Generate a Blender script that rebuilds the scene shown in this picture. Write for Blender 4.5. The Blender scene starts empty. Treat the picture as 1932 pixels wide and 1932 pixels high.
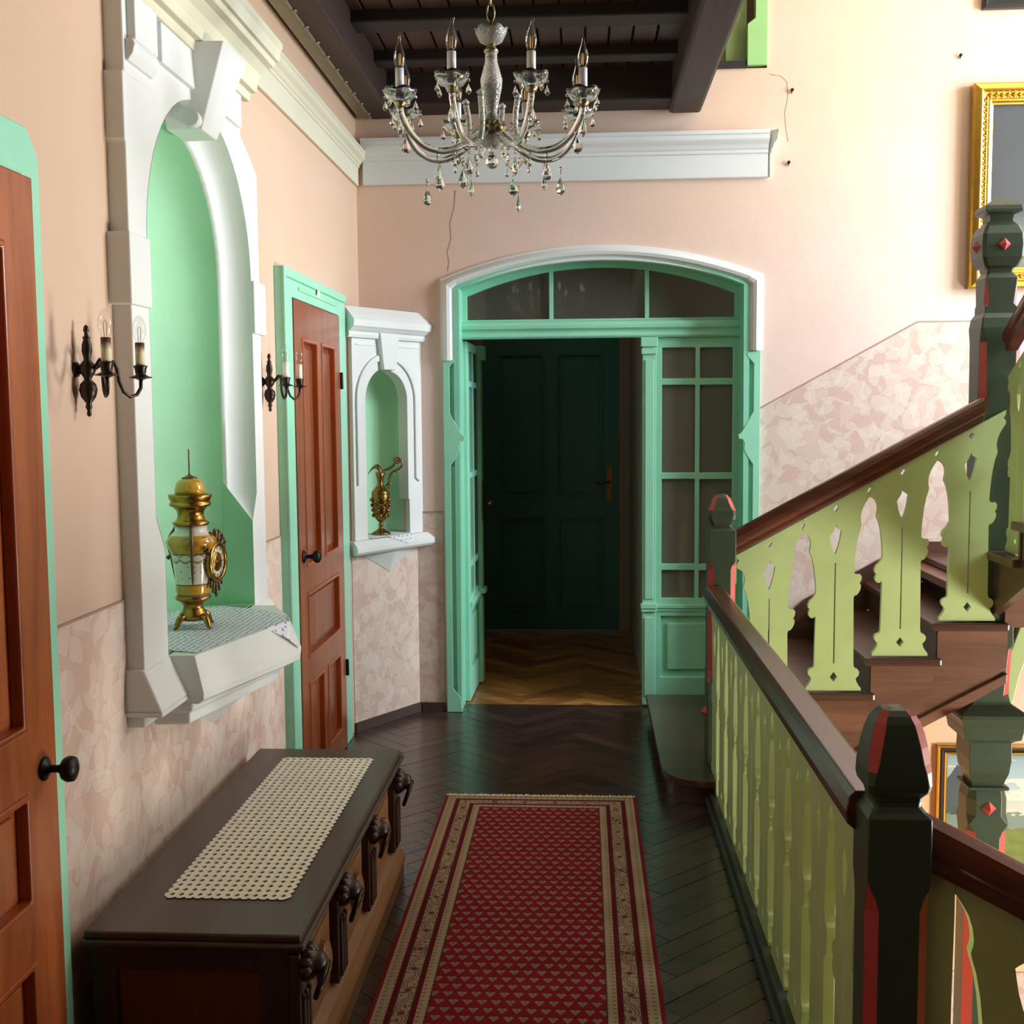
import bpy, bmesh, math, random
import numpy as np
from mathutils import Vector, Matrix
from mathutils.geometry import tessellate_polygon
random.seed(7)
PI = math.pi
SC = bpy.context.scene
COL = SC.collection

# ------------------------------------------------------------------ camera
EYE = Vector((0, 0, 1.62))
PITCH, YAW, ROLL, FPX = .0857, .0619, -.008, 2172.0
fwd = Vector((-math.sin(YAW) * math.cos(PITCH), math.cos(YAW) * math.cos(PITCH), -math.sin(PITCH)))
r0 = Vector((math.cos(YAW), math.sin(YAW), 0)); u0 = r0.cross(fwd)
ri = r0 * math.cos(ROLL) + u0 * math.sin(ROLL); up = u0 * math.cos(ROLL) - r0 * math.sin(ROLL)
cam_d = bpy.data.cameras.new('camera'); cam = bpy.data.objects.new('camera', cam_d); COL.objects.link(cam)
cam.matrix_world = Matrix(((ri.x, up.x, -fwd.x, 0), (ri.y, up.y, -fwd.y, 0), (ri.z, up.z, -fwd.z, EYE.z), (0, 0, 0, 1)))
cam_d.sensor_width = 36; cam_d.lens = FPX / 1932 * 36; cam_d.clip_start = .02
SC.camera = cam
# ------------------------------------------------------------------ world, daylight, exposure
W = bpy.data.worlds.new('sky'); SC.world = W; W.use_nodes = True
W.node_tree.nodes['Background'].inputs[0].default_value = (.75, .87, 1, 1)
W.node_tree.nodes['Background'].inputs[1].default_value = .6

def area(name, loc, rot, sx, sy, power, col):
    d = bpy.data.lights.new(name, 'AREA'); d.shape = 'RECTANGLE'; d.size = sx; d.size_y = sy
    d.energy = power; d.color = col
    o = bpy.data.objects.new(name, d); COL.objects.link(o); o.location = loc; o.rotation_euler = rot
    return o
# daylight entering through the stairwell windows in the right-hand wall (x = 4.6)
area('daylight_upper_window', (4.68, 4.58, 3.0), (0, PI / 2, 0), 2.3, 1.5, 520, (.84, .93, 1))
area('daylight_lower_window', (4.68, 3.2, -.5), (0, PI / 2, 0), 1.5, 1.1, 360, (1, .97, .86))
# warm lamp of the upper storey landing
lp = bpy.data.lights.new('landing_lamp', 'POINT'); lp.energy = 17; lp.color = (1, .76, .5); lp.shadow_soft_size = .15
lo = bpy.data.objects.new('landing_lamp', lp); COL.objects.link(lo); lo.location = (2.2, 5.1, 4.4)
SC.view_settings.view_transform = 'Standard'; SC.view_settings.look = 'None'
SC.view_settings.gamma = 1; SC.view_settings.use_curve_mapping = False
SC.view_settings.exposure = -.22
SC.render.engine = 'CYCLES'
cy_ = SC.cycles
cy_.max_bounces = 10; cy_.diffuse_bounces = 5; cy_.glossy_bounces = 4; cy_.transmission_bounces = 10; cy_.transparent_max_bounces = 16
cy_.caustics_reflective = False; cy_.caustics_refractive = False; cy_.sample_clamp_indirect = 4
cy_.use_denoising = True

cl = bpy.data.lights.new('corridor_fill', 'POINT'); cl.energy = 1.6; cl.color = (.9, 1, .95); cl.shadow_soft_size = .1  # added fill that lifts the dark corridor; no fitting hangs there
co_ = bpy.data.objects.new('corridor_fill', cl); COL.objects.link(co_); co_.location = (-.2, 7.3, 2.75)
# ------------------------------------------------------------------ mesh builder
WLOC = {}
class MB:
    def __init__(s): s.v = []; s.f = []; s.mi = []; s.sm = []
    def add(s, vs, fs, mi=0, smooth=False):
        o = len(s.v); s.v += [tuple(p) for p in vs]
        for f in fs: s.f.append([i + o for i in f]); s.mi.append(mi); s.sm.append(smooth)
        return s
    def hexa(s, p, mi=0):
        return s.add(p, [(0, 3, 2, 1), (4, 5, 6, 7), (0, 1, 5, 4), (1, 2, 6, 5), (2, 3, 7, 6), (3, 0, 4, 7)], mi)
    def box(s, x0, x1, y0, y1, z0, z1, mi=0):
        return s.hexa([(x0, y0, z0), (x1, y0, z0), (x1, y1, z0), (x0, y1, z0), (x0, y0, z1), (x1, y0, z1), (x1, y1, z1), (x0, y1, z1)], mi)
    def prism(s, outer, fn, d0, d1, holes=(), mi=0, mis=None):
        loops = [list(outer)] + [list(h) for h in holes]
        flat = [p for l in loops for p in l]; n = len(flat)
        tri = tessellate_polygon([[Vector((p[0], p[1], 0)) for p in l] for l in loops])
        o = len(s.v)
        s.v += [tuple(fn(p[0], p[1], d0)) for p in flat] + [tuple(fn(p[0], p[1], d1)) for p in flat]
        for t in tri:
            s.f.append([o + i for i in t]); s.mi.append(mi); s.sm.append(False)
            s.f.append([o + n + i for i in reversed(t)]); s.mi.append(mi); s.sm.append(False)
        k = 0
        for l in loops:
            m = len(l)
            for i in range(m):
                a, b = k + i, k + (i + 1) % m
                s.f.append([o + a, o + b, o + n + b, o + n + a]); s.mi.append(mi if mis is None else mis); s.sm.append(False)
            k += m
        return s
    def loft(s, rings, cap=True, mi=0, smooth=True, closed=True):
        n = len(rings[0]); vs = [p for r in rings for p in r]; fs = []
        for j in range(len(rings) - 1):
            for i in range(n if closed else n - 1):
                fs.append((j * n + i, j * n + (i + 1) % n, (j + 1) * n + (i + 1) % n, (j + 1) * n + i))
        s.add(vs, fs, mi, smooth)
        if cap:
            o = len(s.v) - len(vs)
            s.f.append([o + i for i in range(n)]); s.mi.append(mi); s.sm.append(False)
            s.f.append([o + (len(rings) - 1) * n + i for i in range(n)]); s.mi.append(mi); s.sm.append(False)
        return s
    def lathe(s, prof, c=(0, 0, 0), n=20, mi=0, smooth=True, lobes=0, amp=0):
        rings = []
        for r, z in prof:
            ring = []
            for i in range(n):
                a = 2 * PI * i / n; k = 1 + (amp * math.cos(lobes * a) if lobes else 0)
                ring.append((c[0] + max(r, 1e-4) * k * math.cos(a), c[1] + max(r, 1e-4) * k * math.sin(a), c[2] + z))
            rings.append(ring)
        return s.loft(rings, True, mi, smooth)
    def lathe_axis(s, prof, c, axis, n=16, mi=0, smooth=True):
        ax = Vector(axis).normalized(); e1 = ax.orthogonal().normalized(); e2 = ax.cross(e1); c = Vector(c)
        rings = [[c + ax * z + (e1 * math.cos(2 * PI * i / n) + e2 * math.sin(2 * PI * i / n)) * max(r, 1e-4) for i in range(n)] for r, z in prof]
        return s.loft(rings, True, mi, smooth)
    def tube(s, path, r, n=8, mi=0, closed=False):
        P = [Vector(p) for p in path]; rings = []; m = len(P); e1 = None
        for k in range(m):
            if closed: t = P[(k + 1) % m] - P[k - 1]
            else: t = P[min(k + 1, m - 1)] - P[max(k - 1, 0)]
            t.normalize()
            if e1 is None: e1 = t.orthogonal().normalized()
            else:
                e1 = e1 - t * e1.dot(t); e1.normalize()
            e2 = t.cross(e1); rr = r[k] if isinstance(r, (list, tuple)) else r
            rings.append([P[k] + (e1 * math.cos(2 * PI * i / n) + e2 * math.sin(2 * PI * i / n)) * rr for i in range(n)])
        if closed: rings.append(rings[0])
        return s.loft(rings, not closed, mi, True)
    def sweep(s, path, prof, frame, mi=0, smooth=False):
        # prof: list of (a,b); frame(k)->(point, A, B): cross-section axes at path point k
        rings = []
        for k in range(len(path)):
            p, A, B = frame(k); rings.append([Vector(p) + Vector(A) * a + Vector(B) * b for a, b in prof])
        return s.loft(rings, True, mi, smooth)
    def mesh(s, name, mats, off=(0, 0, 0)):
        me = bpy.data.meshes.new(name); ox, oy, oz = off
        me.from_pydata([(x - ox, y - oy, z - oz) for x, y, z in s.v], [], s.f)
        for m in (mats if isinstance(mats, (list, tuple)) else [mats]): me.materials.append(m)
        for p, mi, sm in zip(me.polygons, s.mi, s.sm): p.material_index = mi; p.use_smooth = sm
        bm = bmesh.new(); bm.from_mesh(me)
        bmesh.ops.remove_doubles(bm, verts=bm.verts, dist=1e-6)
        bmesh.ops.recalc_face_normals(bm, faces=bm.faces); bm.to_mesh(me); bm.free()
        return me
    def build(s, name, mats, parent=None, bevel=0, seg=2):
        off = WLOC.get(parent.name, (0, 0, 0)) if parent else (0, 0, 0)
        o = bpy.data.objects.new(name, s.mesh(name, mats, off)); COL.objects.link(o)
        if parent: o.parent = parent
        WLOC[o.name] = off
        if bevel:
            b = o.modifiers.new('bevel', 'BEVEL'); b.width = bevel; b.segments = seg; b.limit_method = 'ANGLE'; b.angle_limit = math.radians(40)
        return o

def box(*a): return MB().box(*a)
KS = 1.036      # the large niche group is laid out a little smaller and grown about the eye height
def NS_(m):
    m.v = [(x * KS, y * KS, 1.62 + (z - 1.62) * KS) for x, y, z in m.v]; return m
def np_(y, z): return (y * KS, 1.62 + (z - 1.62) * KS)
def tag(o, label=None, cat=None, group=None, kind=None):
    if label: o['label'] = label
    if cat: o['category'] = cat
    if group: o['group'] = group
    if kind: o['kind'] = kind
    return o
def thing(name, loc, label, cat, group=None, kind=None):
    o = bpy.data.objects.new(name, None); COL.objects.link(o); o.location = loc; o.empty_display_size = .05
    WLOC[o.name] = tuple(loc)
    return tag(o, label, cat, group, kind)
def dup(root, loc, label=None, scale=None, rotz=None):
    def cp(o, par):
        c = o.copy(); COL.objects.link(c)
        if par: c.parent = par
        for ch in o.children: cp(ch, c)
        return c
    r = cp(root, None); r.location = loc
    if label: r['label'] = label
    if rotz is not None: r.rotation_euler = (0, 0, rotz)
    WLOC[r.name] = tuple(loc)
    return r
def part_copy(o, parent, M=None):
    c = o.copy(); COL.objects.link(c); c.parent = parent
    if M is not None: c.matrix_local = M
    return c

# ------------------------------------------------------------------ materials
class NT:
    def __init__(s, name):
        s.m = bpy.data.materials.new(name); s.m.use_nodes = True; s.t = s.m.node_tree; s.b = s.t.nodes['Principled BSDF']
        s.tc = s.t.nodes.new('ShaderNodeTexCoord')
    def n(s, typ, **k):
        o = s.t.nodes.new(typ)
        for a, b in k.items(): setattr(o, a, b)
        return o
    def put(s, sock, v):
        if isinstance(v, bpy.types.NodeSocket): s.t.links.new(v, sock)
        elif v is not None:
            if hasattr(sock.default_value, '__len__') and not hasattr(v, '__len__'): v = (v, v, v)
            sock.default_value = v if not (hasattr(v, '__len__') and len(v) == 3 and len(sock.default_value) == 4) else (*v, 1)
    def m_(s, op, a, b=None, c=None, clamp=False):
        o = s.n('ShaderNodeMath', operation=op, use_clamp=clamp); s.put(o.inputs[0], a)
        if b is not None: s.put(o.inputs[1], b)
        if c is not None: s.put(o.inputs[2], c)
        return o.outputs[0]
    def add(s, a, b): return s.m_('ADD', a, b)
    def sub(s, a, b): return s.m_('SUBTRACT', a, b)
    def mul(s, a, b): return s.m_('MULTIPLY', a, b)
    def lt(s, a, b): return s.m_('LESS_THAN', a, b)
    def gt(s, a, b): return s.m_('GREATER_THAN', a, b)
    def ab(s, a): return s.m_('ABSOLUTE', a)
    def fr(s, a): return s.m_('FRACT', a)
    def fl(s, a): return s.m_('FLOOR', a)
    def mx(s, a, b): return s.m_('MAXIMUM', a, b)
    def mn(s, a, b): return s.m_('MINIMUM', a, b)
    def xyz(s, v=None):
        o = s.n('ShaderNodeSeparateXYZ'); s.put(o.inputs[0], v or s.tc.outputs['Object']); return o.outputs[0], o.outputs[1], o.outputs[2]
    def vec(s, x, y, z=0.0):
        o = s.n('ShaderNodeCombineXYZ'); s.put(o.inputs[0], x); s.put(o.inputs[1], y); s.put(o.inputs[2], z); return o.outputs[0]
    def scale(s, v, k):
        o = s.n('ShaderNodeMapping'); s.put(o.inputs[0], v or s.tc.outputs['Object']); o.inputs[3].default_value = k; return o.outputs[0]
    def noise(s, v=None, scale=5, detail=3, rough=.5, dist=0):
        o = s.n('ShaderNodeTexNoise'); s.put(o.inputs['Vector'], v or s.tc.outputs['Object'])
        o.inputs['Scale'].default_value = scale; o.inputs['Detail'].default_value = detail; o.inputs['Roughness'].default_value = rough; o.inputs['Distortion'].default_value = dist
        return o.outputs[0]
    def voro(s, v=None, scale=5, rnd=1, feature='F1', out=0):
        o = s.n('ShaderNodeTexVoronoi', feature=feature); s.put(o.inputs['Vector'], v or s.tc.outputs['Object'])
        o.inputs['Scale'].default_value = scale; o.inputs['Randomness'].default_value = rnd
        return o.outputs[out]
    def mix(s, f, a, b):
        o = s.n('ShaderNodeMix', data_type='RGBA'); s.put(o.inputs[0], f); s.put(o.inputs[6], a); s.put(o.inputs[7], b); return o.outputs[2]
    def ramp(s, f, stops):
        o = s.n('ShaderNodeValToRGB'); s.put(o.inputs[0], f); e = o.color_ramp.elements
        while len(e) < len(stops): e.new(.5)
        for el, (p, c) in zip(e, stops): el.position = p; el.color = (*c, 1) if hasattr(c, '__len__') else (c, c, c, 1)
        return o.outputs[0]
    def bump(s, h, strength=.3, dist=.002):
        o = s.n('ShaderNodeBump'); o.inputs['Strength'].default_value = strength; o.inputs['Distance'].default_value = dist
        s.put(o.inputs['Height'], h); s.t.links.new(o.outputs[0], s.b.inputs['Normal'])
    def set(s, **k):
        for a, b in k.items(): s.put(s.b.inputs[a.replace('_', ' ')], b)
        return s
def srgb(r, g, b): return tuple((c / 255 / 12.92) if c / 255 < .04045 else ((c / 255 + .055) / 1.055) ** 2.4 for c in (r, g, b))
def sc(c, k): return tuple(min(1, x * k) for x in c)

def paint(name, col, rough=.5, var=.1, vs=3, bump=.15, bs=60, metal=0, coat=0, spec=.5, bd=.002):
    t = NT(name); n = t.noise(scale=vs, detail=4, rough=.6)
    t.set(Base_Color=t.mix(t.ramp(n, [(.3, 0), (.7, 1)]), sc(col, 1 - var), sc(col, 1 + var * .6)), Roughness=rough, Metallic=metal, Coat_Weight=coat)
    t.b.inputs['Specular IOR Level'].default_value = spec
    if bump: t.bump(t.noise(scale=bs, detail=3), bump, bd)
    return t.m
def wood(name, c1, c2, axis=2, rough=.4, coat=.0, freq=18, k=.08, bump=.15, rnd=.16):
    t = NT(name); s3 = [1, 1, 1]; s3[axis] = k
    v = t.scale(None, s3); n = t.noise(v, freq, 5, .6, .6); f = t.noise(v, freq * 9, 2)
    oi = t.n('ShaderNodeObjectInfo').outputs['Random']
    g = t.add(t.mul(n, .75), t.add(t.mul(f, .25), t.mul(t.sub(oi, .5), rnd)))
    t.set(Base_Color=t.ramp(g, [(.3, c1), (.7, c2)]), Roughness=rough, Coat_Weight=coat, Coat_Roughness=.15)
    t.bump(f, bump, .001); return t.m

PEACH = srgb(209, 176, 147); PINK = srgb(212, 184, 168)
def wall_mat(name, lo, hi, z0, z1):
    # limewash with broad patchy brushing; mixed light painted in: peach high up, pinker lower
    t = NT(name); x, y, z = t.xyz(); n = t.noise(scale=.9, detail=5, rough=.6); n2 = t.noise(scale=9, detail=3)
    f = t.m_('ADD', t.mul(t.sub(n, .5), 1.2), t.m_('DIVIDE', t.sub(z, z0), z1 - z0), clamp=True)
    c = t.mix(f, lo, hi); c = t.mix(t.mul(n2, .25), c, sc(lo, .8))
    t.set(Base_Color=c, Roughness=.85); t.b.inputs['Specular IOR Level'].default_value = .2
    low = t.m_('MULTIPLY', t.sub(.6, z), 1.0, clamp=True); c = t.mix(low, c, srgb(242, 200, 158)); t.set(Base_Color=c)  # warm bounce light of the lower stairwell painted in as orange
    t.bump(t.add(t.noise(scale=7, detail=3), t.mul(t.noise(scale=60, detail=2), .3)), .25, .006)
    return t.m
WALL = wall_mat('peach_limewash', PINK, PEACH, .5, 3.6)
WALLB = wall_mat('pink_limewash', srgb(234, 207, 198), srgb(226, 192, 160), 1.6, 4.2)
def wallpaper_mat(name, ku, kv):
    # pale print of crossing white brush strokes over mottled pink wedges
    t = NT(name); x, y, z = t.xyz(); u = t.add(t.mul(x, ku), t.mul(y, kv)); p = t.vec(u, z)
    w1 = t.sub(t.noise(p, 5, 2), .5); w2 = t.sub(t.noise(t.vec(t.add(u, 7.3), z), 6, 2), .5)
    base = t.mix(t.noise(p, 30, 3), srgb(204, 172, 160), srgb(212, 184, 172))
    cell = t.voro(t.vec(t.add(u, t.mul(w1, .06)), t.add(z, t.mul(w2, .06))), 11, 1, out=1); k = t.n('ShaderNodeSeparateColor'); t.put(k.inputs[0], cell)
    base = t.mix(t.mul(t.gt(k.outputs[1], .55), .55), base, srgb(220, 198, 186))
    for i, (th, f, off) in enumerate(((.62, 10.5, 0), (1.75, 9.5, 3.1), (2.75, 11.5, 5.7))):
        a = t.add(t.add(t.mul(u, math.cos(th) * f), t.mul(z, math.sin(th) * f)), t.add(t.mul(w1, 2.2 if i != 1 else -1.8), off))
        l = t.sub(t.mul(z, math.cos(th)), t.mul(u, math.sin(th)))
        row = t.fl(a); m = t.noise(t.vec(t.mul(l, 1), t.mul(row, 4.7), off), 9, 1)
        d = t.ab(t.sub(t.fr(a), .5)); wd = t.m_('MULTIPLY', t.sub(m, .47), 2.4, clamp=True)
        base = t.mix(t.mul(t.lt(d, wd), .5), base, srgb(224, 208, 197))
        base = t.mix(t.mul(t.mul(t.gt(d, wd), t.lt(d, t.add(wd, .05))), t.mul(t.gt(wd, .03), .18)), base, srgb(178, 146, 134))
    t.set(Base_Color=base, Roughness=.75); t.b.inputs['Specular IOR Level'].default_value = .25
    t.bump(t.noise(p, 120, 2), .15, .001); return t.m
PAPER_L = wallpaper_mat('pale_patterned_wallpaper_side', 0, 1)
PAPER_B = wallpaper_mat('pale_patterned_wallpaper_back', 1, 0)
PAPER_D = wallpaper_mat('pale_patterned_wallpaper_pier', .524, .851)
WHITE = paint('white_plaster', srgb(223, 225, 224), .7, .03, 2, .12, 30)
WHITE_WARM = paint('warm_lit_white_plaster', srgb(210, 205, 182), .7, .05, 2, .12, 30)  # white plaster of hood and left cornice, warm light mixed into the colour
NICHE = paint('niche_green_plaster', srgb(168, 218, 182), .8, .10, 2, .25, 25, bd=.004)
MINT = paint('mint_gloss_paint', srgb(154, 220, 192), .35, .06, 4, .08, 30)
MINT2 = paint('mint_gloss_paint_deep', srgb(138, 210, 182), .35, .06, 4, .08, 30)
LIME = paint('lime_green_stair_paint', srgb(186, 202, 142), .38, .10, 5, .12, 25)
OLIVE = paint('olive_green_post_paint', srgb(54, 67, 50), .4, .15, 6, .15, 30)
RED = paint('brick_red_chamfer_paint', srgb(186, 70, 66), .45, .1, 8, .1, 30)
DARKG = paint('dark_green_floor_paint', srgb(54, 62, 50), .35, .2, 8, .2, 30)
BLACKIRON = paint('dark_bronze', srgb(58, 48, 42), .35, .2, 30, .15, 60, metal=.8)
IRON = paint('black_iron', srgb(34, 32, 32), .4, .15, 30, .1, 60, metal=.6)
BRASS = paint('antique_brass', srgb(170, 128, 62), .28, .35, 40, .35, 120, metal=1)
EWER = paint('chased_bronze', srgb(150, 118, 66), .3, .45, 60, .8, 130, metal=1)
GILT = paint('gilt_frame', srgb(232, 186, 84), .28, .12, 20, .1, 60, metal=1)
GILTR = paint('gilt_relief', srgb(220, 170, 74), .32, .5, 90, 1.0, 110, metal=1)
BLACKF = paint('black_frame', srgb(38, 36, 34), .35, .1, 8, .05, 60)
PORC = None
STONEW = paint('ivory_candle_sleeve', srgb(250, 250, 252), .45, .01, 4, .03, 40)
NICKEL = paint('aged_nickel_brass', srgb(176, 160, 116), .3, .15, 30, .1, 60, metal=1)
DARKWALL = paint('corridor_plaster', srgb(170, 150, 138), .8, .05, 3, .1, 30)
DARKDOOR = paint('dark_green_corridor_door', srgb(70, 128, 112), .4, .06, 4, .06, 30)
PAPERTAG = paint('paper_tag', srgb(232, 226, 206), .7, .02, 4, .02, 40)
ZINC = paint('grey_metal_strip', srgb(150, 148, 124), .4, .1, 6, .08, 40, metal=.5)
REDWOOD = wood('red_brown_door_wood', srgb(110, 50, 26), srgb(158, 84, 48), 2, .32, .35, 16)
REDMOULD = wood('orange_brown_moulding_wood', srgb(128, 56, 24), srgb(176, 90, 44), 2, .3, .4, 18)
BROWN_Y = wood('dark_walnut', srgb(58, 40, 30), srgb(92, 68, 52), 1, .42, .15, 14)
LIDW = wood('grey_walnut_lid', srgb(54, 41, 32), srgb(80, 63, 50), 1, .42, .2, 12)
CHESTW = wood('carved_oak', srgb(96, 62, 38), srgb(142, 100, 66), 1, .45, .1, 16)
CHESTD = wood('dark_carved_oak', srgb(44, 28, 20), srgb(70, 44, 32), 2, .45, .1, 16)
CHESTR = wood('reddish_panel_oak', srgb(84, 36, 22), srgb(112, 54, 32), 2, .45, .1, 16)
RAILW = wood('mahogany_rail', srgb(70, 34, 22), srgb(118, 62, 40), 0, .3, .4, 14)
RAILY = wood('mahogany_rail_long', srgb(66, 36, 26), srgb(108, 62, 44), 1, .28, .45, 14)
STEPW = wood('dark_step_wood', srgb(58, 38, 32), srgb(92, 62, 52), 0, .32, .3, 12)
STRINGW = wood('brown_stringer_wood', srgb(84, 52, 38), srgb(128, 84, 64), 0, .45, .1, 10)
BEAMW = wood('dark_beam_wood', srgb(42, 31, 27), srgb(72, 55, 48), 1, .6, 0, 10)
BEAMX = wood('dark_cross_beam_wood', srgb(30, 21, 19), srgb(54, 40, 36), 0, .6, 0, 10)
PLANKW = wood('brown_ceiling_plank', srgb(50, 31, 24), srgb(82, 54, 42), 1, .5, .1, 12)
PARQ = wood('dark_parquet', srgb(42, 30, 27), srgb(76, 54, 46), 0, .33, .35, 20, .15, .1, .3)
PARQL = wood('light_oak_parquet', srgb(132, 82, 42), srgb(206, 142, 78), 0, .35, .3, 20, .15, .1, .5)
def glass_mat(name, rough=.0, tint=(1, 1, 1), diff=0.0):
    t = NT(name)
    if diff > .2: t.bump(t.voro(scale=150), .6, .003)
    t.set(Base_Color=(*tint, 1), Roughness=rough, Transmission_Weight=1 - diff, IOR=1.5); return t.m
CRYSTAL = glass_mat('cut_crystal', .02, (.97, .98, .97), .03)
FROST = glass_mat('frosted_pressed_glass', .16, (.95, .96, .93), .30)
BULB = None
def thin_glass(name, tint, refl=.5, power=3, base=.04, haze=0, hazecol=(.5, .47, .42)):
    t = NT(name); lw = t.n('ShaderNodeLayerWeight'); lw.inputs[0].default_value = .5
    tr = t.n('ShaderNodeBsdfTransparent'); tr.inputs[0].default_value = (*tint, 1)
    gl = t.n('ShaderNodeBsdfGlossy'); gl.inputs['Roughness'].default_value = .02
    mx = t.n('ShaderNodeMixShader'); t.put(mx.inputs[0], t.m_('ADD', t.mul(t.m_('POWER', lw.outputs['Facing'], power), refl), base)); t.t.links.new(tr.outputs[0], mx.inputs[1]); t.t.links.new(gl.outputs[0], mx.inputs[2])
    out = mx.outputs[0]
    if haze:
        df = t.n('ShaderNodeBsdfDiffuse'); df.inputs[0].default_value = (*hazecol, 1)
        m2 = t.n('ShaderNodeMixShader'); m2.inputs[0].default_value = haze; t.t.links.new(out, m2.inputs[1]); t.t.links.new(df.outputs[0], m2.inputs[2]); out = m2.outputs[0]
    t.t.links.new(out, t.t.nodes['Material Output'].inputs[0]); return t.m
PANE = thin_glass('window_pane_glass', (.8, .82, .78), .8, 3, .05, .09)
PANED = thin_glass('dusty_leaf_glass', (.6, .6, .56), .6, 3, .04, .42, (.36, .33, .29))
BULB = thin_glass('clear_bulb_glass', (.97, .97, .96), .35, 2.5, .05)
FILAM = paint('led_filament', srgb(226, 170, 80), .5, .02, 3, 0)
CURTAIN = paint('grey_brown_net_curtain', srgb(150, 138, 122), .9, .05, 14, .2, 200)

# ------------------------------------------------------------------ the setting
XL, YB, XR = -1.19, 6.145, 4.6
ZT, ZB = 4.8, -3.3
def planeX(x0): return lambda u, v, d: (x0 + d, u, v)        # wall in the Y-Z plane, d outwards along +X
def planeY(y0): return lambda u, v, d: (u, y0 - d, v)        # wall in the X-Z plane, d outwards towards the camera
def rect(a, b, c, d): return [(a, c), (b, c), (b, d), (a, d)]
def arc(cx, cz, r, a0, a1, n): return [(cx + r * math.cos(a0 + (a1 - a0) * i / n), cz + r * math.sin(a0 + (a1 - a0) * i / n)) for i in range(n + 1)]

# left wall with the niche opening (hidden edge lies behind the plaster surround)
NC, NR, NS = 3.36, .405, 2.055          # niche centre y, radius, spring height
wl = MB().prism(rect(-1.6, YB, -.3, ZT), planeX(XL), 0, -.5, holes=[[np_(*p) for p in rect(NC - .48, NC + .48, .95, 2.545)]])
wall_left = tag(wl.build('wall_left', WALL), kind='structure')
# niche cavity: half-round recess with a quarter-dome top
nb = MB(); rings = []
X0 = -1.10
for k in range(25):
    if k <= 8: z = .985 + (NS - .985) * k / 8; R = NR; dz = 0
    else:
        a = (k - 8) / 16 * PI / 2; R = NR * math.cos(a); z = NS + NR * math.sin(a)
    ring = []
    for i in range(25):
        b = PI * i / 24
        ring.append((X0 - .098 - .27 * (max(R, .002) / NR) * math.sin(b), NC - max(R, .002) * math.cos(b), z))
    rings.append(ring)
nb.loft(rings, False, 0, True, closed=False)
nb.box(-1.47, -1.11, NC - NR - .02, NC + NR + .02, .95, .985)
for sg in (-1, 1):
    yy = NC + sg * (NR - .0006); nb.add([(X0 - .0005, yy, .985), (X0 - .0985, yy, .985), (X0 - .0985, yy, 1.40), (X0 - .0005, yy, 1.27)], [(0, 1, 2, 3)])
NS_(nb).build('niche_recess', NICHE, wall_left)
# dado wallpaper on the left wall
MB().prism([(2.447, 0), (4.44, 0), (4.44, 1.142), (3.98, 1.142), (3.98, .88), (2.98, .88), (2.98, 1.142), (2.447, 1.142)], planeX(XL), 0, .003).build('wallpaper', PAPER_L, wall_left)
MB().box(XL, XL + .005, 2.447, 2.90, 1.142, 1.148).box(XL, XL + .005, 4.04, 4.44, 1.142, 1.148).build('dado_line', paint('dado_line_brown', srgb(170, 138, 124), .8, .1, 9, 0), wall_left)

# back wall with the arched doorway and the inner window high above
DC, DHW = .093, .775                    # doorway centre and half-width
RA = (DHW ** 2 + .165 ** 2) / (2 * .165); CZ = 2.452 - RA; A0 = math.asin(DHW / RA)
arch_in = [(DC - DHW, -.03), (DC + DHW, -.03)] + arc(DC, CZ, RA, PI / 2 - A0, PI / 2 + A0, 20)
wb = MB().prism(rect(XL - .5, XR + .3, ZB, ZT), planeY(YB), 0, -.2, holes=[arch_in, rect(.2, .947, 3.373, 4.6)])
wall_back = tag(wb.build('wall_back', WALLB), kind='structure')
MB().prism([(.93, 0), (2.95, 1.0), (2.95, 2.072), (1.737, 2.072), (.93, 1.632)], planeY(YB), 0, .003).build('wallpaper', PAPER_B, wall_back)
MB().prism([(-1.19, .0), (-.755, .0), (-.755, 1.09), (-1.19, 1.09)], planeY(YB), 0, .003).build('wallpaper', PAPER_B, wall_back)
MB().prism(rect(.6, 2.95, ZB, -1.415), planeY(YB), 0, .003).build('wallpaper', PAPER_B, wall_back)
LINE = bpy.data.materials['dado_line_brown']
dl = MB().prism([(.93, 1.632), (.93, 1.638), (1.736, 2.078), (2.95, 2.078), (2.95, 2.072), (1.737, 2.072)], planeY(YB), 0, .005)
dl.prism(rect(-1.19, -.755, 1.09, 1.096), planeY(YB), 0, .005).prism(rect(.6, 2.95, -1.415, -1.409), planeY(YB), 0, .005)
dl.build('dado_line', LINE, wall_back)
# hairline cracks in the plaster
def crack(pts, r):
    m = MB(); m.tube([(x, YB - .0004, z) for x, z in pts], r, 5); return m.build('plaster_crack', paint_crack, wall_back)
paint_crack = paint('crack_shadow', srgb(178, 142, 124), .9, .1, 5, 0)
crack([(-.665, 2.79), (-.672, 2.70), (-.695, 2.62), (-.690, 2.54), (-.712, 2.47), (-.702, 2.42), (-.712, 2.37)], .0014)
crack([(.96, 3.34), (1.02, 3.33), (1.05, 3.30), (1.055, 3.22), (1.04, 3.15), (1.045, 3.08), (1.06, 3.0)], .0010)

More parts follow.
